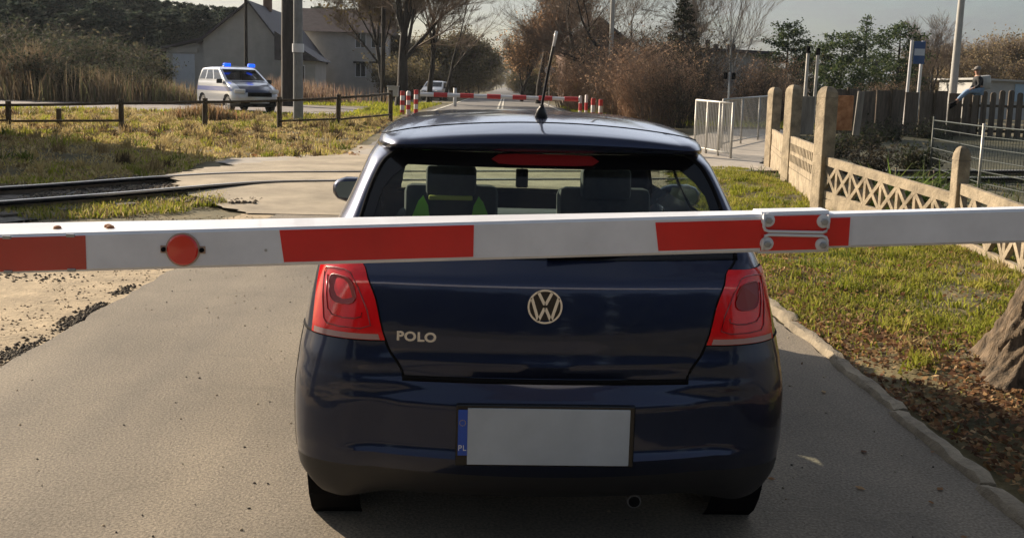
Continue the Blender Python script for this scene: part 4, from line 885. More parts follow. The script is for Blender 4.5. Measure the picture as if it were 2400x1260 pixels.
# ---- barrier machinery across the tracks
def striped_post(name, label, px, Y, pytop, r=.06, n=5, cat='post', group=None, off=0):
    b = base(px, Y); ht = at(px, pytop, Y).z-b.z; t = thing(name, label, cat, b, group=group)
    MB().tube([(0, 0, -.1), (0, 0, ht-r*.6), (0, 0, ht)], [r, r, r*.5], 12).build('shaft', M['postwhite'], t, True, 50)
    for k in range(n):
        if (k+off) % 2 == 0: z = ht*k/n; MB().tube([(0, 0, z), (0, 0, z+ht/n*.98)], r*1.04, 12).build('stripe', M['postred'], t, True, 50)
    return t
for i, (px, lab) in enumerate(((943, 'leftmost red and white striped post beside the far barrier'), (957, 'second from left red and white striped post beside the far barrier'), (975, 'third from left red and white striped post beside the far barrier'))):
    striped_post('striped_post', lab, px, 38+i*.7, 213-3*(i == 2), .09, 5, off=i % 2)
striped_post('striped_post', 'left one of the pale posts at the right end of the far barrier', 1360, 39, 224, .07, 3, off=1)
striped_post('striped_post', 'right one of the pale posts at the right end of the far barrier', 1374, 39.5, 222, .07, 3, off=1)
striped_post('striped_post', 'shorter bright red and white post second from the right of the far barrier', 1390, 38, 230, .09, 3, off=0)
striped_post('striped_post', 'rightmost bright red and white post near the pale concrete pole', 1408, 38.5, 233, .09, 3, off=0)
# near left cabinet
b = base(921, 36); t = thing('barrier_cabinet', 'grey barrier drive cabinet on a dark stand at the end of the wooden fence', 'cabinet', b)
MB().box((0, 0, .95), (.42, .4, .38), bev=.03).build('housing', M['steelfence'], t); MB().box((0, 0, 1.16), (.48, .46, .04), bev=.01).build('lid', M['steelfence'], t)
MB().box((-.08, 0, .38), (.12, .2, .78)).build('stand', M['black'], t)
# far barrier arm
Yb = 39; xa, xb = X(985, Yb), X(1362, Yb); t = thing('far_barrier', 'lowered red and white barrier arm across the road beyond the tracks', 'barrier', (xa, Yb, 0))
za, zb = Z(985, 221, Yb), Z(1362, 233, Yb); L_ = xb-xa; mb = MB()
mb.tube([(0, 0, za), (L_, 0, zb)], [.095, .07], 8); arm = mb.build('arm', M['whitepaint'], t, True, 40)
for pxx in (1033, 1095, 1158, 1218, 1279, 1340):
    s0, s1 = X(pxx-16, Yb)-xa, X(pxx+16, Yb)-xa; z = lambda s: za+(zb-za)*s/L_
    MB().tube([(s0, 0, z(s0)), (s1, 0, z(s1))], .102, 8).build('stripe', M['postred'], arm, True, 40)
# signs on the far side
b = base(1286, 62); t = thing('road_sign', 'small pale blue round sign left of the far concrete pole', 'sign', b); z = Z(1286, 165, 62)-b.z
MB().tube([(0, 0, 0), (0, 0, z)], .035, 8).build('post', M['zinc'], t); MB().lathe([(-.02, .33), (.02, .33)], (0, -.05, z), 'Y', 20).build('disc', M['door'], t)
b = base(1354, 54); t = thing('yellow_board', 'small yellow board standing above the right verge of the far road', 'sign', b); z = Z(1354, 205, 54)-b.z
MB().tube([(0, 0, 0), (0, 0, z)], .035, 8).build('post', M['zinc'], t); MB().box((0, -.05, z), (.55, .04, .6), bev=.01).build('panel', M['signyellow'], t)
# white marker post in the middle of the far barrier
b = base(1066, 55); t = thing('white_marker', 'small white marker left of the far road centre', 'post', b); MB().tube([(0, 0, 0), (0, 0, 1.1)], .1, 8).build('post', M['white'], t, True)
# ---- foreground tree trunk on the right
def near_tree():
    t = thing('roadside_tree', 'thick rough-barked leaning tree trunk at the right edge of the verge', 'tree', (3.03, 2.15, .06))
    nh, na = 190, 230; V = np.zeros((nh, na, 3)); 
    for i in range(nh):
        s = (i/(nh-1))**1.3; z = -.12+s*5.2
        r = .26+.19*math.exp(-max(z, 0)*2.6)-.02*z; cx = .22*z+.02*z*z; cy = -.02*z
        for j in range(na):
            a = 2*math.pi*j/na; root = 1+.22*math.exp(-max(z, 0)*3.2)*math.cos(a*5+.9)+.10*math.exp(-max(z, 0)*2)*math.cos(a*3+2)
            v = Vector((math.cos(a)*5.5, math.sin(a)*5.5, z*1.9)); v += Vector((0, 0, 0))+.5*Vector((noise.noise(v*.5), noise.noise(v*.5+Vector((9, 1, 1))), 0)); rg = 1-abs(noise.noise(v))*1.6; rg2 = 1-abs(noise.noise(Vector((v.x*2.1+3, v.y*2.1, v.z*3))))*1.6; 
            rr = r*root+.055*(max(rg, 0)**2-.4)+.022*(max(rg2, 0)**2-.4)+.010*noise.noise(v*6)
            V[i, j] = (cx+rr*math.cos(a), cy+rr*math.sin(a), z)
    idx = np.arange(nh*na).reshape(nh, na); F = np.stack([idx[:-1], np.roll(idx[:-1], -1, 1), np.roll(idx[1:], -1, 1), idx[1:]], -1).reshape(-1, 4)
    np_mesh('trunk', V.reshape(-1, 3), F, M['bark'], t, None, True)
    segs = grow(91, 7, .17, depth=5, kids=3, spread=.8, first=.1); o = Vector((.22*5+.02*25, -.1, 5.0))
    seg_mesh('crown', [(a+o, b+o, c, d, e) for a, b, c, d, e in segs], M['barkdark'], t, 4)
near_tree()
# ================================================================ BARRIER ARM (foreground)
BY = -0.42                                                   # front face plane
def bz(x, v):                                                # v 0 bottom .. 1 top of the front face, slight rise to the right
    return 1.184+.0480*(x+.256)+(v-.5)*.104
def barrier():
    t = thing('barrier', 'large white barrier arm with red panels crossing just behind the blue hatchback', 'barrier', (-3.9, BY, 0))
    ox = -3.9
    X0_, X1, X2 = -3.7, .80, 2.45; mb = MB(); n = 60
    def dep(x): return np.interp(x, [-3.7, -1.5, 0, .8, 2.5], [.27, .24, .13, .075, .055])
    def section(x, hs, e=0):
        d = dep(x)-e; b, tp = bz(x, .5-hs/2)+.0, bz(x, .5+hs/2); r = .007
        return [(x-ox, e, b+r), (x-ox, e, tp-r), (x-ox, e+.004, tp-.004), (x-ox, e+r, tp), (x-ox, d-r, tp), (x-ox, d, tp-r), (x-ox, d, b+r), (x-ox, d-r, b), (x-ox, e+r, b), (x-ox, e+.004, b+.004)]
    def loft(mb, xs, hs, e=0):
        n0 = len(mb.v); k = 10
        for x in xs: mb.v += section(x, hs, e)
        for i in range(len(xs)-1):
            for j in range(k): mb.f.append((n0+i*k+j, n0+i*k+(j+1) % k, n0+(i+1)*k+(j+1) % k, n0+(i+1)*k+j))
        mb.f.append(tuple(n0+j for j in range(k))[::-1]); mb.f.append(tuple(n0+(len(xs)-1)*k+j for j in range(k)))
    loft(mb, np.linspace(X0_, .62, 40), 1.0); loft(mb, np.linspace(.60, X2, 16), .90, .004)
    beam = mb.build('barrier_beam', M['beam'], t, True, 35)
    def strp(xa, xb, mat, lo=.10, hi=.89, skew=.012, y=-.0015):
        m_ = MB(); pts = [(xa-ox+skew*0, y, bz(xa, lo)), (xb-ox, y, bz(xb, lo)), (xb-ox, y, bz(xb, hi)), (xa-ox-skew, y, bz(xa, hi))]
        m_.prism(pts, (0, 0, 0), (0, .001, 0)); return m_.build('red_panel', M[mat], t)
    strp(-2.30, -1.79, 'beamred'); r1 = strp(-1.79-.0+.0, -1.272, 'beamredfade', .06, .93)
    strp(-.752, -.2475, 'beamred', .10, .93); strp(.2525, .772, 'beamred', .12, .86)
    # panel clips on the faded panel
    for xx in (-1.475, -1.31, -1.7): 
        for v in (.05, .94): MB().box((xx-ox, -.003, bz(xx, v)), (.022, .006, .009), bev=.002).build('clip', M['zinc'], t)
    # round reflector with its ears and screws
    rx = -1.018; rz_ = bz(rx, .50); m_ = MB(); m_.lathe([(0, .041), (-.006, .041), (-.010, .037), (-.011, .0)], (rx-ox, 0, rz_), 'Y', 40); m_.build('reflector', M['reflector'], t, True, 40)
    m_ = MB(); m_.lathe([(0, .045), (-.004, .045), (-.005, .041)], (rx-ox, 0, rz_), 'Y', 40); m_.box((rx-ox, -.001, rz_), (.118, .003, .020), bev=.001); fr = m_.build('reflector_frame', newmat('amber_frame', (.45, .30, .22), .5), t)
    for s in (-1, 1): MB().lathe([(0, .0062), (-.006, .006), (-.007, .003)], (rx+s*.050-ox, -.002, rz_), 'Y', 12).build('screw', M['black'], t)
    # small holes and marks
    for xx, v in ((-.80, .42),): MB().lathe([(0, .004), (-.001, .004)], (xx-ox, 0, bz(xx, v)), 'Y', 10).build('rivet', M['zinc'], t)
    for xx, yy in ((-1.385, .095), (-1.25, .10), (-1.235, .075)): MB().lathe([(0, .011), (.006, .009), (.008, .004)], (xx-ox, yy, bz(xx, 1)+.0005), 'Z', 12).build('bolt', M['rust'], t)
    # sleeve joint: raised thicker collar, two wire clamps with four bolts
    cx = .622; hw = .088
    for (v0, v1, sgn) in ((.53, .99, 1), (.03, .44, -1)):
        za, zb = bz(cx, v0), bz(cx, v1); L_, R2 = cx-hw-ox, cx+hw-ox; y = -.009; zin = za if sgn > 0 else zb; zo = zb if sgn > 0 else za
        pts = [(L_, y, zo), (L_, y, zin+sgn*.012), (L_+.004, y, zin+sgn*.004), (L_+.014, y, zin), (R2-.014, y, zin), (R2-.004, y, zin+sgn*.004), (R2, y, zin+sgn*.012), (R2, y, zo)]
        MB().tube(pts, .0042, 10).build('clamp', M['whitepaint'], t, True)
        for xx in (L_+.012, R2-.012):
            zz = zb-.018 if sgn > 0 else za+.018
            b_ = MB(); b_.lathe([(0, .0185), (-.006, .0185), (-.010, .013), (-.011, .0)], (xx, 0, zz), 'Y', 24); bo = b_.build('washer', M['whitepaint'], t, True, 40)
            MB().lathe([(-.009, .0095), (-.017, .0095), (-.018, .007)], (xx, 0, zz), 'Y', 6).build('bolt_head', M['zinc'], bo)
    c_ = MB(); loft(c_, np.linspace(.53, .715, 5), 1.10, -.0004+.002); c_.build('sleeve', M['beam'], t, True, 35)
    m2 = MB(); m2.prism([(.53-ox, -.0022, bz(.53, .045)), (.715-ox, -.0022, bz(.715, .045)), (.715-ox, -.0022, bz(.715, .95)), (.53-ox, -.0022, bz(.53, .95))], (0, 0, 0), (0, .001, 0)); m2.build('red_panel', M['beamred'], t)
    m_ = MB(); m_.box((0, .15, .55), (.42, .5, 1.1), bev=.03); m_.build('housing', M['steelfence'], t); MB().box((0, .13, 1.12), (.5, .56, .06), bev=.02).build('housing_lid', M['postred'], t)
barrier()

# ================================================================ CARS
def pchip(x, y, q):
    x, y = np.array(x, float), np.array(y, float); h = np.diff(x); dl = np.diff(y)/h; m = np.zeros(len(x)); m[0], m[-1] = dl[0], dl[-1]
    for i in range(1, len(x)-1):
        if dl[i-1]*dl[i] > 0: w1, w2 = 2*h[i]+h[i-1], h[i]+2*h[i-1]; m[i] = (w1+w2)/(w1/dl[i-1]+w2/dl[i])
    i = np.clip(np.searchsorted(x, q)-1, 0, len(h)-1); t = (q-x[i])/h[i]
    return y[i]*(1+2*t)*(1-t)**2+m[i]*h[i]*t*(1-t)**2+y[i+1]*t*t*(3-2*t)+m[i+1]*h[i]*t*t*(t-1)
class Shell:
    # z, w, xs, yr, bow, y2, yf, fxs, fbow, y3
    def __init__(s, rows, e=.85): s.r = np.array(rows, float); s.n = len(rows); s.e = e; s.crown = False; s.sm = None
    def par(s, q): return [pchip(np.arange(s.n), s.r[:, k], q) for k in range(10)]
    def P(s, q, c, side=1, off=0):
        z, w_, xs, yr, bow, y2, yf, fxs, fbow, y3 = s.par(q); e = s.e
        if c <= 1: x, y = c*xs, yr+bow*c*c
        elif c < 1.995 and s.sm is not None and q < 16.5:
            e1, yb = xs, yr+bow; a = (c-1)*math.pi/2; f1 = math.sin(a)**e; f2 = 1-max(0, math.cos(a))**e
            g1, gb = np.interp(q, np.arange(s.n), s.sm[0]), np.interp(q, np.arange(s.n), s.sm[1]); b = min(1, (c-1)/.35); b = b*b*(3-2*b)*min(1, (16.5-q)/1.5)
            x = (e1*(1-b)+g1*b); x = x+(w_-x)*f1; y = yb*(1-b)+gb*b; y = y+(y2-y)*f2
        elif c <= 2: a = (c-1)*math.pi/2; x = xs+(w_-xs)*math.sin(a)**e; y = yr+bow+(y2-yr-bow)*(1-max(0, math.cos(a))**e)
        elif c <= 3: x, y = w_, y2+(y3-y2)*(c-2)
        elif c <= 4: a = (4-c)*math.pi/2; x = fxs+(w_-fxs)*math.sin(a)**e; y = yf-fbow-(yf-fbow-y3)*(1-max(0, math.cos(a))**e)
        else: x = fxs*(5-c); y = yf-fbow*(5-c)**2
        if s.crown:
            k = np.interp(q, [22, 24, 25, 26, 28, 30, 31], [0, .016, .026, .032, .020, .004, 0]); t = c if c <= 1 else (5-c if c >= 4 else 1)
            z += k*(1-t*t)
            if z < .275 and 1.6 < c < 3.4: z += (.275-z)*min(1, (c-1.6)/.35, (3.4-c)/.35)
        return Vector((side*x, y, z))
    def Po(s, q, c, side=1, off=0.):
        p = s.P(q, c, side); h = 1e-3; du = s.P(q+h, c, side)-s.P(q-h, c, side); dv = s.P(q, min(5, c+h), side)-s.P(q, max(0, c-h), side)
        n = du.cross(dv)*side; n = n.normalized() if n.length > 1e-12 else Vector((0, 0, 1)); 
        return p-n*off if (n.y > 0) == (c < 2.5) and c != 2.5 and abs(n.y) > .2 else (p+n*off*(1 if n.x*side > 0 or n.z > .5 else -1))
    def grid(s, qs, cs, cls, parent, matof, off={}, wheels=(), wr=.35, xmin=.6, smooth_angle=40):
        cols = [(c, 1) for c in cs[::-1]]+[(c, -1) for c in cs[1:] ] if False else [(c, -1) for c in cs[::-1]]+[(c, 1) for c in cs[1:-1]]
        nq, nc = len(qs), len(cols)
        V = [[s.P(q, c, sd) for c, sd in cols] for q in qs]; parts = {}
        for i in range(nq-1):
            for j in range(nc):
                j2 = (j+1) % nc; qm = (qs[i]+qs[i+1])/2; c1, s1 = cols[j]; c2, s2 = cols[j2]
                sd = s1 if c1 not in (0, 5) else s2
                if c1 == 5: sd = -1 
                cm = (c1+c2)/2; p = (V[i][j]+V[i+1][j2]+V[i+1][j]+V[i][j2])/4
                if any(abs(p.x) > xmin and (p.y-wy)**2+(p.z-wz)**2 < (wr-.005)**2 for wy, wz in wheels): continue
                k = cls(qm, cm, sd, p)
                if k: parts.setdefault(k, []).append(((i, j), (i, j2), (i+1, j2), (i+1, j)))
        out = {}
        for k, fs in parts.items():
            ids = {}; vs = []; ff = []
            for f in fs:
                a = []
                for ij in f:
                    if ij not in ids:
                        p = V[ij[0]][ij[1]].copy()
                        for wy, wz in wheels:
                            dy, dz = p.y-wy, p.z-wz; r = math.hypot(dy, dz)
                            if abs(p.x) > xmin and r < wr and r > 1e-4: p.y = wy+dy/r*wr; p.z = wz+dz/r*wr
                        if k in off:
                            c_, sd_ = cols[ij[1]]; p = s.Po(qs[ij[0]], c_, sd_, off[k])
                        ids[ij] = len(vs); vs.append(p)
                    a.append(ids[ij])
                ff.append(tuple(a))
            mb = MB(); mb.v = [tuple(v) for v in vs]; mb.f = ff; nm = k.split('|')[0]
            out[k] = mb.build(nm, M[matof(k)], parent, True, smooth_angle)
        return out
def wheel(parent, x, y, r, wd, side, rimmat='alloy'):
    mb = MB(); prof = [(-wd/2, r*.66), (-wd/2, r*.80), (-wd/2+.008, r*.93), (-wd/2+.03, r*.985), (-wd*.12, r), (-wd*.10, r*.985), (-wd*.06, r*.985), (-wd*.04, r), (wd*.04, r), (wd*.06, r*.985), (wd*.10, r*.985), (wd*.12, r), (wd/2-.03, r*.985), (wd/2-.008, r*.93), (wd/2, r*.80), (wd/2, r*.66)]
    mb.lathe(prof, (x, y, r), 'X', 40); ty = mb.build('wheel', M['rubber'], parent, True, 35)
    xo = x+side*(wd/2-.012); rm = MB(); rm.lathe([(side*.0, r*.655), (side*.012, r*.655), (side*.014, r*.60), (-side*.03, r*.56), (-side*.03, .01)], (xo, y, r), 'X', 40)
    for k in range(5):
        a = k*2*math.pi/5; rm.box((xo+side*.0, y+math.cos(a)*r*.33, r+math.sin(a)*r*.33), (.03, r*.16, r*.62), rx=a-math.pi/2, bev=.008)
    rm.lathe([(0, r*.15), (side*.02, r*.13), (side*.024, .01)], (xo, y, r), 'X', 20); rm.build('rim', M[rimmat], ty, True, 35)
def curve_on(sh, pts, rad, name, mat, parent, off=0, n=1):
    P = [sh.Po(q, c, sd, off) for q, c, sd in pts]
    return MB().tube(P, rad, 6).build(name, M[mat], parent, True)
POLO = [
 # z     w     xs    yr    bow   y2   yf    fxs  fbow y3
 (.200, .800, .50, .20, .04, .38, 3.70, .45, .08, 3.30),
 (.235, .826, .53, .115, .06, .345, 3.83, .5, .10, 3.32),
 (.285, .842, .55, .060, .075, .335, 3.90, .5, .12, 3.34),
 (.340, .850, .56, .024, .080, .33, 3.93, .5, .13, 3.35),
 (.400, .854, .57, -.004, .085, .33, 3.95, .5, .14, 3.35),
 (.418, .855, .57, .010, .080, .33, 3.955, .5, .14, 3.35),
 (.500, .856, .56, .014, .078, .33, 3.965, .5, .15, 3.35),
 (.572, .855, .53, .012, .072, .335, 3.955, .5, .15, 3.35),
 (.600, .853, .50, .027, .062, .34, 3.94, .5, .15, 3.34),
 (.634, .850, .475, .052, .033, .35, 3.92, .5, .15, 3.33),
 (.658, .847, .468, .066, .028, .36, 3.90, .5, .15, 3.32),
 (.700, .844, .488, .050, .048, .38, 3.87, .5, .15, 3.31),
 (.730, .840, .512, .058, .050, .40, 3.84, .5, .15, 3.30),
 (.800, .832, .540, .064, .053, .45, 3.72, .5, .14, 3.28),
 (.900, .818, .565, .080, .056, .52, 3.42, .5, .12, 3.02),
 (.962, .806, .592, .094, .060, .56, 3.12, .5, .10, 2.86),
 (.990, .798, .605, .124, .066, .60, 3.02, .5, .10, 2.80),
 (1.030, .787, .650, .178, .080, .70, 2.95, .48, .10, 2.74),
 (1.060, .778, .654, .205, .085, .78, 2.88, .48, .10, 2.68),
 (1.150, .740, .634, .270, .090, 1.00, 2.70, .46, .10, 2.52),
 (1.250, .700, .606, .345, .090, 1.15, 2.50, .45, .10, 2.33),
 (1.330, .668, .566, .405, .085, 1.22, 2.34, .44, .10, 2.18),
 (1.366, .652, .515, .432, .080, 1.35, 2.27, .43, .10, 2.10),
 (1.375, .650, .500, .348, .075, 1.45, 2.26, .43, .10, 2.08),
 (1.390, .644, .490, .326, .070, 1.45, 2.22, .43, .10, 2.05),
 (1.408, .635, .480, .342, .070, 1.45, 2.15, .42, .10, 2.00),
 (1.434, .605, .460, .500, .080, 1.45, 2.05, .40, .10, 1.92),
 (1.455, .550, .420, .650, .090, 1.40, 1.95, .36, .10, 1.85),
 (1.470, .460, .370, .800, .090, 1.25, 1.86, .30, .08, 1.78),
 (1.480, .350, .280, 1.00, .06, 1.28, 1.76, .22, .05, 1.70),
 (1.486, .200, .160, 1.20, .03, 1.32, 1.64, .12, .03, 1.60),
 (1.487, .020, .015, 1.42, .002, 1.43, 1.46, .01, .002, 1.45)]
def text_mesh(txt, size, ext, mat, name, parent, loc, rot=(math.pi/2, 0, 0), sx=1, bold=.0):
    c = bpy.data.curves.new('txt', 'FONT'); c.body = txt; c.size = size; c.extrude = ext; c.offset = bold; c.align_x = 'CENTER'; c.align_y = 'CENTER'; c.space_character = 1.12
    o = bpy.data.objects.new('txt', c); COL.objects.link(o); bpy.context.view_layer.update()
    me = bpy.data.meshes.new_from_object(o.evaluated_get(bpy.context.evaluated_depsgraph_get())); bpy.data.objects.remove(o)
    me.materials.clear(); me.materials.append(M[mat]); n = bpy.data.objects.new(name, me); COL.objects.link(n); n.parent = parent; n.location = loc; n.rotation_euler = rot; n.scale = (sx, 1, 1); return n
def main_car():
    t = thing('hatchback_car', 'dark navy blue hatchback seen from behind, waiting on the road under the barrier arm', 'car', (0, 0, 0))
    sh = Shell(POLO); sh.crown = True
    zz = sh.r[:, 0]; W_ = np.exp(-((zz[:, None]-zz[None])/.13)**2)*np.gradient(zz).clip(.01)[None]; W_ /= W_.sum(1)[:, None]; sh.sm = (W_ @ sh.r[:, 2], W_ @ (sh.r[:, 3]+sh.r[:, 4]))
    ZQ = lambda z: float(np.interp(z, sh.r[:, 0], np.arange(sh.n)))
    qs = []
    for i in range(sh.n-1):
        k = 3 if sh.r[i+1, 0]-sh.r[i, 0] > .05 else 2
        if i >= 24: k = 4
        qs += list(np.linspace(i, i+1, k, endpoint=False))
    qs.append(sh.n-1)
    cs = list(np.linspace(0, 1, 11))+list(1+np.linspace(.08, 1, 15))+list(2+np.linspace(.03, 1, 44))+list(3+np.linspace(.1, 1, 10))+list(4+np.linspace(.125, 1, 8))
    cs = [round(float(c), 5) for c in cs]
    q_l0, q_l1 = ZQ(.772), ZQ(1.0)
    # force light rows on the grid
    for qq in (q_l0, q_l1, ZQ(.79)): qs.append(qq)
    qs = sorted(set(round(float(q), 5) for q in qs)); cs = sorted(set(cs+[1.58]))
    def cls(q, c, sd, p):
        L_ = 'l' if sd < 0 else 'r'
        if q_l0 < q < q_l1 and 1 < c < 1.58: return 'tail_light|'+L_
        if c < 1 and 17 < q < 22: return 'rear_window'
        if c < 1 and 9.5 < q < 17 : return 'tailgate'
        if c < 1 and 22 <= q < 26.3: return 'spoiler'
        if q < 3: return 'valance' if (c < 2) else ('sill' if c < 3.2 else 'front_valance')
        if c < 1.92 and q < (9.5 if c < 1 else q_l0): return 'rear_bumper'
        if c > 3.3 and q < 10: return 'front_bumper'
        if c > 3.62 and 15 < q < 24.5: return 'windscreen'
        if 18 < q < 22.3:
            if 1.80 < c < 1.985: return 'quarter_window|'+L_
            if 2.03 < c < 2.40: return 'side_window|'+L_+'1'
            if 2.45 < c < 2.93: return 'side_window|'+L_+'2'
        if q > 26.3 or (q > 24 and c > 1): return 'roof'
        if c > 3.9 and 10 < q < 15: return 'bonnet'
        return 'body'
    def mo(k): return {'rear_window': 'glass', 'windscreen': 'screen', 'quarter_window': 'glassdark', 'side_window': 'glass', 'tail_light': 'redlens', 'valance': 'blackplastic', 'sill': 'blackplastic', 'front_valance': 'blackplastic'}.get(k.split('|')[0], 'paint')
    parts = sh.grid(qs, cs, cls, t, mo, {'tail_light|l': .007, 'tail_light|r': .007}, ((.665, .30), (3.135, .30)), .345, .6, 32)
    # floor pan
    MB().box((0, 2.0, .31), (1.06, 3.3, .10), bev=.03).build('underbody', M['black'], t)
    for y in (.665, 3.135):
        for s in (-1, 1):
            m_ = MB(); m_.lathe([(s*.02, .345), (s*.20, .345)], (s*.62, y, .30), 'X', 24); m_.f = m_.f[:-2]; m_.build('wheel_arch', M['black'], t)
            wheel(t, s*.735, y, .30, .185, s)
    ex = MB().tube([(.32, .15, .205), (.32, .5, .235)], .024, 14).build('exhaust_pipe', M['alloy'], t, True, 50); MB().lathe([(0, .020), (-.002, .019)], (.32, .149, .205), 'Y', 14).build('pipe_mouth', M['black'], ex)
    MB().box((.25, .6, .22), (.5, .35, .13), bev=.04).build('silencer', M['blackplastic'], t)
    # seams
    def seam(pts, rad=.0035, off=.0): curve_on(sh, pts, rad, 'panel_gap', 'black', t, off)
    for s in (-1, 1):
        seam([(q, 1.0, s) for q in np.linspace(9.7, 17.0, 30)], .0045)
        seam([(q_l0, c, s) for c in np.linspace(1.0, 1.93, 22)], .005)
        seam([(q, 1.93, s) for q in np.linspace(3, q_l0, 12)], .003)
        seam([(q_l1-.02, c, s) for c in np.linspace(1.0, 1.58, 12)], .005)
        seam([(q, 1.58, s) for q in np.linspace(q_l0, q_l1, 12)], .005)
        seam([(q, 1.0, s) for q in np.linspace(17, 22, 20)], .009)
        seam([(q, 2.0, s) for q in np.linspace(5, 24, 30)], .003); seam([(q, 2.42, s) for q in np.linspace(4, 24, 30)], .003)
        seam([(q, 2.95, s) for q in np.linspace(4, 24, 30)], .003)
        seam([(26.3, c, s) for c in np.linspace(0, 1, 10)]+[(26.3-(c-1)*2.2, c, s) for c in np.linspace(1.05, 1.8, 8)], .0028)
    seam([(9.6, c, -1) for c in np.linspace(1, 0, 12)]+[(9.6, c, 1) for c in np.linspace(.05, 1, 12)], .010)  # gap below the tailgate drawn thick and black, standing in for shadow
    # rear window black border + high brake light
    def patch(name, mat, q0, q1, cfn, off, nq=6, ncol=24, parent=t):
        mb = MB(); idx = []
        for i in range(nq+1):
            q = q0+(q1-q0)*i/nq; c0, c1 = cfn(q); row = []
            for j in range(ncol+1):
                c = c0+(c1-c0)*j/ncol; mb.v.append(tuple(sh.Po(q, abs(c), 1 if c >= 0 else -1, off))); row.append(len(mb.v)-1)
            idx.append(row)
        for i in range(nq):
            for j in range(ncol): mb.f.append((idx[i][j], idx[i][j+1], idx[i+1][j+1], idx[i+1][j]))
        return mb.build(name, M[mat], parent, True)
    rw = parts['rear_window']
    patch('glass_border', 'frit', 20.75, 22.0, lambda q: (-1, 1), .002, parent=rw)
    patch('glass_border', 'frit', 17.0, 17.8, lambda q: (-1, 1), .002, parent=rw)
    for s in (-1, 1): patch('glass_border', 'frit', 17.8, 20.75, lambda q: (s*.93, s*1.0) if q < 20 else (s*(.93-.12*(q-20)), s*1.0), .002, ncol=4, parent=rw)
    bl = MB(); y0 = sh.P(21.4, 0)
    pts = [(-.19, 0), (-.165, .020), (-.1, .024), (.1, .024), (.165, .020), (.19, 0), (.165, -.018), (.1, -.022), (-.1, -.022), (-.165, -.018)]
    sl_ = (sh.P(22, 0)-sh.P(21, 0)).normalized()
    bl.prism([Vector((x, y0.y-.012-.0+sl_.y*z+.055*x*x/.04*.04, y0.z-.004+sl_.z*z)) for x, z in pts], (0, 0, 0), (0, .014, 0)); bl.build('brake_light', M['brakelens'], t)
    # tail light inner shapes
    q = lambda z: ZQ(z)
    for s in (-1, 1):
        tl = parts['tail_light|'+('l' if s < 0 else 'r')]
        patch('reversing_lens', 'clearlens', q_l0+.02, ZQ(.789), lambda qq: (s*1.02, s*1.54), .0095, 2, 12, tl)
        def loop(pts, rad, mat, nm='lens_ring'):
            P = [sh.Po(q(z), c, s, .0085) for c, z in pts]; MB().tube(P, rad, 6).build(nm, M[mat], tl, True)
        loop([(1.08, .93), (1.055, .86), (1.05, .815), (1.12, .803), (1.28, .802), (1.40, .806), (1.43, .82), (1.45, .88), (1.455, .955), (1.43, .975), (1.3, .982), (1.18, .980), (1.12, .972), (1.08, .93)], .0022, 'deeplens')
        loop([(1.09, .852), (1.10, .840), (1.15, .834), (1.24, .832), (1.34, .836), (1.385, .85), (1.40, .89), (1.40, .95)], .0022, 'deeplens')
        # darker bulb chamber, half-round
        mb = MB(); ctr = (1.235, .925); ring = []
        n = 20
        for k in range(n):
            a = 2*math.pi*k/n; ca, sa = math.cos(a), math.sin(a); ca = abs(ca)**.6*(1 if ca > 0 else -1); sa = abs(sa)**.7*(1 if sa > 0 else -1); c = ctr[0]+.125*ca; z = ctr[1]+(.052 if sa < 0 else .034)*sa; c = max(c, 1.10)
            ring.append(sh.Po(q(z), c, s, .0105))
        mb.face(ring if s > 0 else ring[::-1]); mb.build('bulb_chamber', M['darklens'], tl)
        MB().tube(ring+[ring[0]], .0020, 5).build('lens_ring', M['deeplens'], tl, True)
    # badge and lettering
    yb = sh.P(ZQ(.897), 0).y
    bd = MB(); bd.lathe([(0, .054), (-.004, .054), (-.006, .052)], (-.012, yb-.002, .897), 'Y', 48); bo = bd.build('badge', M['frit'], t)
    rg = MB(); n0 = 48
    for k in range(n0):
        a = 2*math.pi*k/n0
        for r, yy in ((.0575, 0), (.0565, -.008), (.0505, -.008), (.0495, 0)): rg.v.append((-.012+r*math.cos(a), yb-.003+yy, .897+r*math.sin(a)))
    for k in range(n0):
        for j in range(4): rg.f.append((k*4+j, k*4+(j+1) % 4, ((k+1) % n0)*4+(j+1) % 4, ((k+1) % n0)*4+j))
    rg.build('badge_ring', M['chrome'], bo, True, 40)
    st = MB()
    def stroke(x0, z0, x1, z1, wd=.0095):
        d = Vector((x1-x0, 0, z1-z0)).normalized(); c = Vector((d.z, 0, -d.x))*wd/2; a, b = Vector((x0-.012, yb-.005, .897+z0)), Vector((x1-.012, yb-.005, .897+z1))
        st.prism([a-c, b-c, b+c, a+c], (0, 0, 0), (0, -.006, 0))
    for s in (-1, 1):
        stroke(s*.0225, .0475, s*.0015, .0065); stroke(s*.0435, .0285, s*.0205, -.0465); stroke(s*.0205, -.0465, s*.0015, -.0045)
    st.build('badge_letters', M['chrome'], bo)
    # model lettering
    for k, (ch_, xx) in enumerate(zip('POLO', (-.480, -.4465, -.4125, -.3805))):
        zt = .784; yy = sh.P(ZQ(zt), abs(xx)/.52).y
        text_mesh(ch_, .042, .0022, 'chrome', 'letter', t, (xx, yy-.004, zt), sx=1.12, bold=.0016)
    # plate
    yp = -.012
    pl = MB().box((.006, yp, .490), (.520, .006, .186), bev=.004).build('number_plate', M['plate'], t)
    MB().box((-.269, yp-.0002, .502), (.030, .006, .150), bev=.002).build('country_strip', M['plateblue'], pl)
    text_mesh('PL', .026, .001, 'whitepaint', 'country_letters', pl, (-.270, yp-.0045, .452))
    for k in range(12):
        a = 2*math.pi*k/12; MB().lathe([(0, .0016), (-.0006, .0016)], (-.270+.0095*math.cos(a), yp-.0033, .535+.0095*math.sin(a)), 'Y', 5).build('star', M['signyellow'], pl)
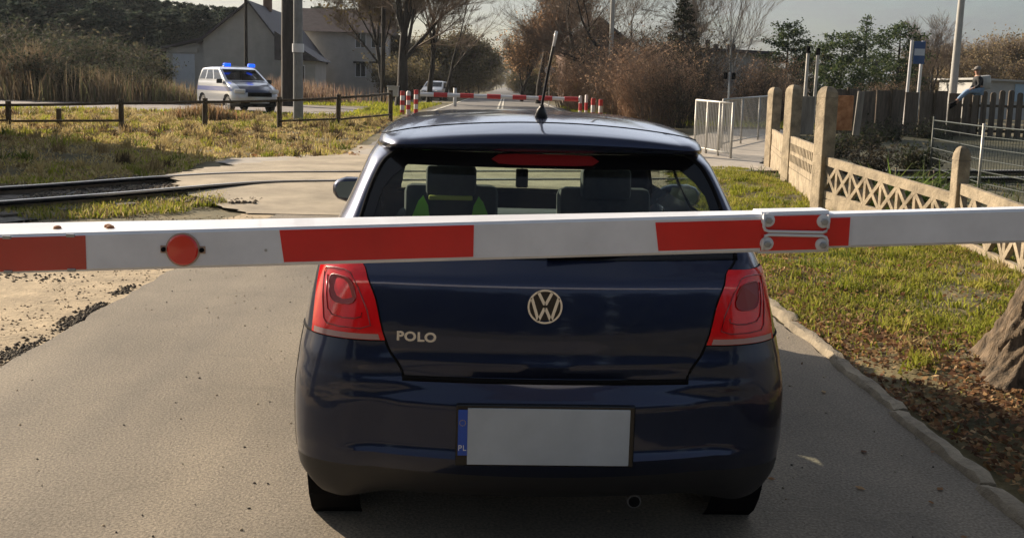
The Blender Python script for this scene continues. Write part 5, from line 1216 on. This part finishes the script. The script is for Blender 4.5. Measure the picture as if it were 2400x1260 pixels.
    MB().box((-.004, yp+.012, .492), (.575, .02, .205), bev=.008).build('plate_recess', M['frit'], t)
    # antenna
    b0 = sh.P(27.4, 0); an = MB(); an.tube([b0+Vector((.0, 0, -.005)), b0+Vector((.0, -.0, .03)), b0+Vector((0, -.01, .045))], [.028, .016, .009], 10); ao = an.build('antenna_base', M['blackplastic'], t, True)
    MB().tube([b0+Vector((0, -.01, .04)), b0+Vector((.014, -.10, .17)), b0+Vector((.032, -.20, .31))], [.0055, .0055, .0045], 8).build('antenna', M['blackplastic'], ao, True)
    MB().tube([b0+Vector((.0262, -.170, .262)), b0+Vector((.032, -.20, .31))], .0058, 8).build('antenna_tip', M['whitepaint'], ao, True)
    # rear bench, seats, headrests, dash
    def seat(x, y, sx, nm='seat'):
        o = MB().box((x, y, .86), (sx, .16, .46), rx=R_(-8), bev=.05).build(nm, M['seat'], t, True, 40); MB().box((x, y+.28, .56), (sx, .5, .16), bev=.05).build('cushion', M['seat'], o, True, 40)
        MB().box((x, y-.05, 1.112), (.255, .10, .16), rx=R_(-8), bev=.035).build('headrest', M['seat'], o, True, 40)
        for s in (-1, 1): MB().tube([(x+s*.05, y-.03, 1.0), (x+s*.05, y-.04, 1.09)], .007, 6).build('headrest_bar', M['zinc'], o)
    seat(-.365, 2.0, .48); seat(.425, 2.0, .48)
    MB().box((0, .98, .70), (1.26, .16, .50), rx=R_(-12), bev=.05).build('rear_bench', M['seat'], t, True, 40)
    MB().box((0, .50, .90), (1.20, .55, .03), bev=.01).build('parcel_shelf', M['trim'], t)
    MB().box((0, 2.68, .74), (1.42, .42, .26), bev=.08).build('dashboard', M['dash'], t, True, 40)
    MB().tube([(-.37+.18*math.cos(a), 2.42+.05*math.sin(a), .86+.16*math.sin(a)) for a in np.linspace(0, 2*math.pi, 25)], .014, 8, False).build('steering_wheel', M['trim'], t, True)
    MB().box((0.005, 2.17, 1.235), (.22, .03, .055), bev=.012).build('interior_mirror', M['trim'], t)
    # door mirrors
    for s in (-1, 1):
        m_ = MB(); sec = []
        for k, (xx, a, b_) in enumerate(((.80, .02, .03), (.835, .05, .055), (.88, .075, .068), (.97, .082, .070), (1.015, .07, .055), (1.04, .035, .028))):
            for j in range(14):
                an_ = 2*math.pi*j/14; e = .75; cx_, cz_ = math.cos(an_), math.sin(an_)
                m_.v.append((s*xx, 2.50+a*abs(cx_)**e*(1 if cx_ > 0 else -1)*.8, 1.0+b_*abs(cz_)**e*(1 if cz_ > 0 else -1)))
        for i in range(5):
            for j in range(14): m_.f.append((i*14+j, i*14+(j+1) % 14, (i+1)*14+(j+1) % 14, (i+1)*14+j))
        m_.f.append(tuple(range(14))); m_.f.append(tuple(range(70, 84))[::-1]); o = m_.build('door_mirror', M['paint'], t, True, 50)
        gl = [(s*.86, -.052), (s*1.0, -.040), (s*1.022, -.0), (s*1.0, .046), (s*.87, .056), (s*.848, .0)]
        MB().prism([(x, 2.43, 1.0+z) for x, z in gl], (0, 0, 0), (0, .01, 0)).build('mirror_glass', newmat('mirror_glass', (.16, .22, .28), .05, metal=1) if 'mg' not in M else M['mg'], o)
    # rear wiper removed by the beam: the arm rests on the lower glass
    MB().tube([sh.Po(17.3, 0, 1, .02), sh.Po(17.7, .3, 1, .02), sh.Po(18.0, .62, 1, .012)], [.012, .007, .005], 6).build('wiper', M['blackplastic'], t, True)
    # door handles
    for s in (-1, 1):
        for cc in (2.32, 2.82):
            p = sh.P(15.2, cc, s); MB().box((p.x+s*.012, p.y, p.z-.03), (.022, .17, .03), bev=.008).build('door_handle', M['paint'], t, True, 40)
    for s in (-1, 1):
        p = sh.P(12.5, 4.0, s); MB().box((s*.60, 3.70, .68), (.34, .22, .16), rz=-s*.5, bev=.05).build('headlight', M['clearlens'], t, True, 40)
    MB().box((0, 3.935, .58), (.9, .05, .09), bev=.02).build('grille', M['black'], t)
main_car()
# hi-vis vest over the left front seat
def vest():
    t = thing('hi_vis_vest', 'bright green safety vest pulled over the left front seat of the blue car', 'vest', (-.365, 1.92, .62))
    for s in (-1, 1):
        pr = [(s*.10, .27), (s*.115, .37), (s*.14, .42), (s*.165, .39), (s*.20, .30), (s*.22, .0), (s*.10, .0)]
        MB().prism([(x, -.045+z*.06, z) for x, z in pr], (0, 0, 0), (0, .02, 0)).build('strap', M['vest'], t)
    MB().box((0, -.05, .415), (.22, .03, .022), bev=.01).build('reflective_band', M['vesttape'], t)
    MB().box((0, -.06, .10), (.48, .02, .05), bev=.008).build('reflective_band', M['vesttape'], t)
vest()
# hanging air freshener
t = thing('air_freshener', 'small black ornament hanging from the interior mirror of the blue car', 'ornament', (.005, 2.16, 1.06))
MB().tube([(0, 0, .15), (0, 0, .10)], .003, 5).build('string', M['black'], t); MB().box((0, 0, .055), (.065, .03, .10), bev=.014).build('pendant', M['black'], t, True, 40)

# ---------------------------------------------------------------- simple cars further away
def far_car(name, label, loc, rz, dims, mats_, police=False, cat='car'):
    W_, L_, Hh = dims; s = Hh/1.487
    rows = POLO
    R2 = []
    for (z, w_, xs, yr, bow, y2, yf, fxs, fb, y3) in rows:
        # van-like: upright tail, long roof
        k = min(1, max(0, (z-1.0)/.48)); yr2 = yr*.25 if z < 1.4 else yr*.25+(yr-.35)*.7
        R2.append((z*s, w_/.846*W_/2*(1+.10*k), xs/.846*W_/2*(1+.10*k), yr2*L_/3.965, bow, max(.3, y2*.45)*L_/3.965 if z < 1.42 else y2*L_/3.965, yf*L_/3.965, fxs*W_/1.69, fb, y3*L_/3.965))
    sh = Shell(R2); t = thing(name, label, cat, loc, rz)
    qs = sorted(set([float(x) for x in np.linspace(0, 24, 37)]+[float(x) for x in np.linspace(24, 31, 15)]))
    cs = [float(round(c, 4)) for c in list(np.linspace(0, 1, 5))+list(1+np.linspace(.15, 1, 7))+list(2+np.linspace(.04, 1, 26))+list(3+np.linspace(.14, 1, 7))+list(4+np.linspace(.2, 1, 5))]
    def cls(q, c, sd, p):
        l = 'l' if sd < 0 else 'r'
        if 17 < q < 22 and c < 1: return 'rear_window'
        if 17 < q < 24.5 and c > 3.6: return 'windscreen'
        if 18 < q < 22.5:
            if 1.9 < c < 2.22: return 'side_window|'+l+'0'
            if 2.27 < c < 2.56: return 'side_window|'+l+'1'
            if 2.62 < c < 2.94: return 'side_window|'+l+'2'
        if police and 10.5 < q < 13.6 and 1.6 < c < 3.3: return 'side_band|'+l
        if 10 < q < 17 and c > 3.85: return 'bonnet'
        if q < 2.6: return 'lower_trim'
        if 1 < c < 1.7 and 11 < q < 16: return 'tail_light|'+l
        return 'body'
    mo = lambda k: {'rear_window': 'glassdark', 'windscreen': 'glassdark', 'side_window': 'glassdark', 'side_band': 'navyband', 'lower_trim': 'blackplastic', 'tail_light': 'redlens', 'bonnet': mats_[1]}.get(k.split('|')[0], mats_[0])
    f = L_/3.965; wr = .34*s**.5; wh = [(.78*f, .32), (3.12*f, .32)]
    sh.grid(qs, cs, cls, t, mo, {}, wh, wr+.03, .5*W_/1.7, 40)
    for y, _ in wh:
        for sd in (-1, 1): wheel(t, sd*(W_/2-.12), y, .32, .2, sd)
    MB().box((0, L_/2, .34), (W_*.72, L_*.86, .16)).build('underbody', M['black'], t)
    for xx in (-.36, .36): MB().box((xx*W_/1.7, 2.05*f, .98*s), (.46, .16, .62*s), bev=.06).build('seat', M['seat'], t)
    for sd in (-1, 1):
        MB().box((sd*.60*W_/1.7, 3.68*f, .70*s), (.40, .30, .15), rz=-sd*.55, bev=.05).build('headlight', M['clearlens'] if False else M['white'], t, True, 40)
        MB().box((sd*.52*W_/1.7, 3.93*f, .36*s), (.34, .06, .10), bev=.03).build('fog_light', M['black'], t, True, 40)
        MB().box((sd*(W_/2+.08), 2.62*f, 1.0*s), (.22, .10, .17), bev=.04).build('door_mirror', M['blackplastic'], t, True, 40)
    MB().box((0, 3.955*f, .60*s), (.95, .05, .16), bev=.03).build('grille', M['black'], t); MB().box((0, 3.985*f, .40*s), (.52, .02, .11)).build('number_plate', M['white'], t)
    return t, sh, f, s
g0 = gr(555, 268); 
t, sh, f, s = far_car('police_van', 'silver police van with two flashing blue roof lamps parked behind the wooden fence', (0, 0, 0), 0, (1.86, 4.5, 1.78), ('silver', 'navyhood'), True, 'police van')
ang = R_(-145); t.rotation_euler.z = ang; c = Vector((0, 2.2, 0)); c.rotate(Matrix.Rotation(ang, 3, 'Z')); b = base(556, 36.5); t.location = (b.x-c.x, b.y-c.y, b.z)
M['bonnetblue'] = None
for k, xx in enumerate((-.50, .50)):
    MB().box((xx, 2.15*f, 1.487*s+.05), (.26, .20, .13), bev=.05).build('blue_lamp', M['bluelamp'], t, True, 40)
MB().box((0, 2.15*f, 1.487*s-.01), (1.3, .14, .05), bev=.02).build('lamp_bar', M['whitepaint'], t)
t, sh, f, s = far_car('parked_car', 'small white car parked among the trees left of the far road', base(1030, 78), R_(171), (1.7, 4.0, 1.55), ('whitepaint', 'whitepaint'))

# ================================================================ PERSON on the board fence
def skinmesh(name, verts, edges, radii, mat, parent, sub=1):
    me = bpy.data.meshes.new(name); me.from_pydata(verts, edges, []); me.materials.append(M[mat]); o = bpy.data.objects.new(name, me); COL.objects.link(o); o.parent = parent
    md = o.modifiers.new('skin', 'SKIN'); 
    for v, r in zip(me.skin_vertices[0].data if me.skin_vertices else [], radii): v.radius = (r, r)
    if not me.skin_vertices:
        bm_ = bmesh.new(); bm_.from_mesh(me); ly = bm_.verts.layers.skin.verify(); bm_.verts.ensure_lookup_table()
        for i, r in enumerate(radii): bm_.verts[i][ly].radius = (r, r); bm_.verts[i][ly].use_root = (i == 0)
        bm_.to_mesh(me); bm_.free()
    md.use_smooth_shade = True; s_ = o.modifiers.new('sub', 'SUBSURF'); s_.levels = sub; s_.render_levels = sub; return o
def person():
    Yp = 29.2; b = base(2290, Yp); hip_z = at(2290, 212, Yp).z; t = thing('person', 'person in black jacket and pale jeans perched on the paling fence', 'person', (b.x, Yp, 0))
    hz = hip_z
    V = [(0, 0, hz+.02), (-.03, -.02, hz+.22), (-.08, -.04, hz+.42), (-.10, -.05, hz+.50), (-.115, -.06, hz+.60), (-.125, -.075, hz+.70),
         (-.05, .17, hz+.40), (-.05, .25, hz+.16), (-.22, .14, hz+.03),
         (-.13, -.24, hz+.40), (-.15, -.33, hz+.15), (-.32, -.22, hz+.05),
         (-.02, .10, hz-.02), (-.40, .02, hz-.03), (-.68, .06, hz-.42), (-.80, .03, hz-.50),
         (-.02, -.10, hz-.02), (-.44, -.16, hz-.02), (-.78, -.14, hz-.36), (-.90, -.16, hz-.42)]
    E = [(0, 1), (1, 2), (2, 3), (3, 4), (4, 5), (2, 6), (6, 7), (7, 8), (2, 9), (9, 10), (10, 11), (0, 12), (12, 13), (13, 14), (14, 15), (0, 16), (16, 17), (17, 18), (18, 19)]
    Rr = [.13, .125, .13, .055, .085, .075, .06, .045, .03, .06, .045, .03, .10, .072, .045, .035, .10, .072, .045, .035]
    # fingers
    def hand(root, dirv, base_i):
        p = Vector(root); d = Vector(dirv).normalized(); side = d.cross(Vector((0, 0, 1))).normalized(); up = side.cross(d)
        for k, (o, l) in enumerate(((-.030, .062), (-.010, .075), (.010, .072), (.030, .056))):
            a = p+d*.055+side*o; c = a+d*l*.55-up*.006; e = a+d*l*.9-up*.03; n = len(V); V.extend([tuple(a), tuple(c), tuple(e)]); Rr.extend([.010, .009, .008]); E.extend([(base_i, n), (n, n+1), (n+1, n+2)])
        a = p+side*.035+d*.02; c = a+side*.02+d*.03; n = len(V); V.extend([tuple(a), tuple(c)]); Rr.extend([.011, .009]); E.extend([(base_i, n), (n, n+1)])
    hand(V[8], (-1, 0, -.3), 8); hand(V[11], (-1, 0, -.3), 11)
    skinmesh('body', V, E, Rr, 'skin', t)
    ji = [1, 2, 6, 7, 9, 10]; 
    JV = [V[0], V[1], V[2], V[6], V[7], (-.19, .165, hz+.06), V[9], V[10], (-.28, -.25, hz+.08), (-.09, -.045, hz+.47)]
    skinmesh('jacket', JV, [(0, 1), (1, 2), (2, 3), (3, 4), (4, 5), (2, 6), (6, 7), (7, 8), (2, 9)], [.155, .16, .165, .09, .065, .05, .09, .065, .05, .085], 'jacket', t)
    skinmesh('jeans', [V[0], V[12], V[13], (-.66, .06, hz-.39), V[16], V[17], (-.76, -.14, hz-.34)], [(0, 1), (1, 2), (2, 3), (0, 4), (4, 5), (5, 6)], [.14, .115, .09, .065, .115, .09, .065], 'jeans', t)
    h = Vector(V[5]); c = Vector((-.122, -.07, hz+.66))
    MB().lathe([(-.01, .112), (.05, .108), (.09, .08), (.11, .02)], (c.x, c.y, c.z+.03), 'Z', 18).build('cap', M['cap'], t, True, 40)
    MB().box((c.x-.13, c.y-.02, c.z+.03), (.12, .15, .015), ry=-.25, bev=.005).build('cap_peak', M['cap'], t)
    # face
    f = MB()
    for s in (-1, 1): f.lathe([(0, .013), (-.01, .008)], (c.x-.085, c.y-.01+s*.034, c.z), 'X', 8)
    f.build('eyes', M['black'], t); MB().prism([(c.x-.08, c.y-.012, c.z-.01), (c.x-.112, c.y, c.z-.04), (c.x-.08, c.y+.012, c.z-.045)], (0, -.012, 0), (0, .012, 0)).build('nose', M['skin'], t); MB().box((c.x-.088, c.y, c.z-.07), (.01, .05, .008)).build('mouth', M['redlens'], t)
    for s, i in ((1, 15), (-1, 19)):
        p = Vector(V[i]); MB().box((p.x-.02, p.y, p.z-.03), (.27, .10, .09), ry=R_(-35), bev=.035).build('shoe', M['black'], t, True, 40)
    tag(MB().box((0, 0, 0), (.34, .24, .46), bev=.08).build('backpack', M['steelfence'], None, True, 40), 'pale grey backpack on the back of the person on the paling fence', 'backpack')
    o = bpy.data.objects['backpack']; o.location = (b.x+.20, Yp, hz+.27); o.rotation_euler.y = -.12
person()

# ---- thin air between the viewpoint and the far woods
hz_ = MB(); hz_.box((0, 210, 24), (900, 560, 50)); ho = hz_.build('haze', bpy.data.materials.new('haze')); tag(ho, kind='stuff')
hm = ho.data.materials[0]; hm.use_nodes = True; n_ = hm.node_tree; n_.nodes.clear(); o_ = n_.nodes.new('ShaderNodeOutputMaterial'); v_ = n_.nodes.new('ShaderNodeVolumePrincipled')
v_.inputs['Density'].default_value = .0002; v_.inputs['Color'].default_value = (.82, .9, 1, 1); v_.inputs['Anisotropy'].default_value = .2; n_.links.new(v_.outputs[0], o_.inputs['Volume'])
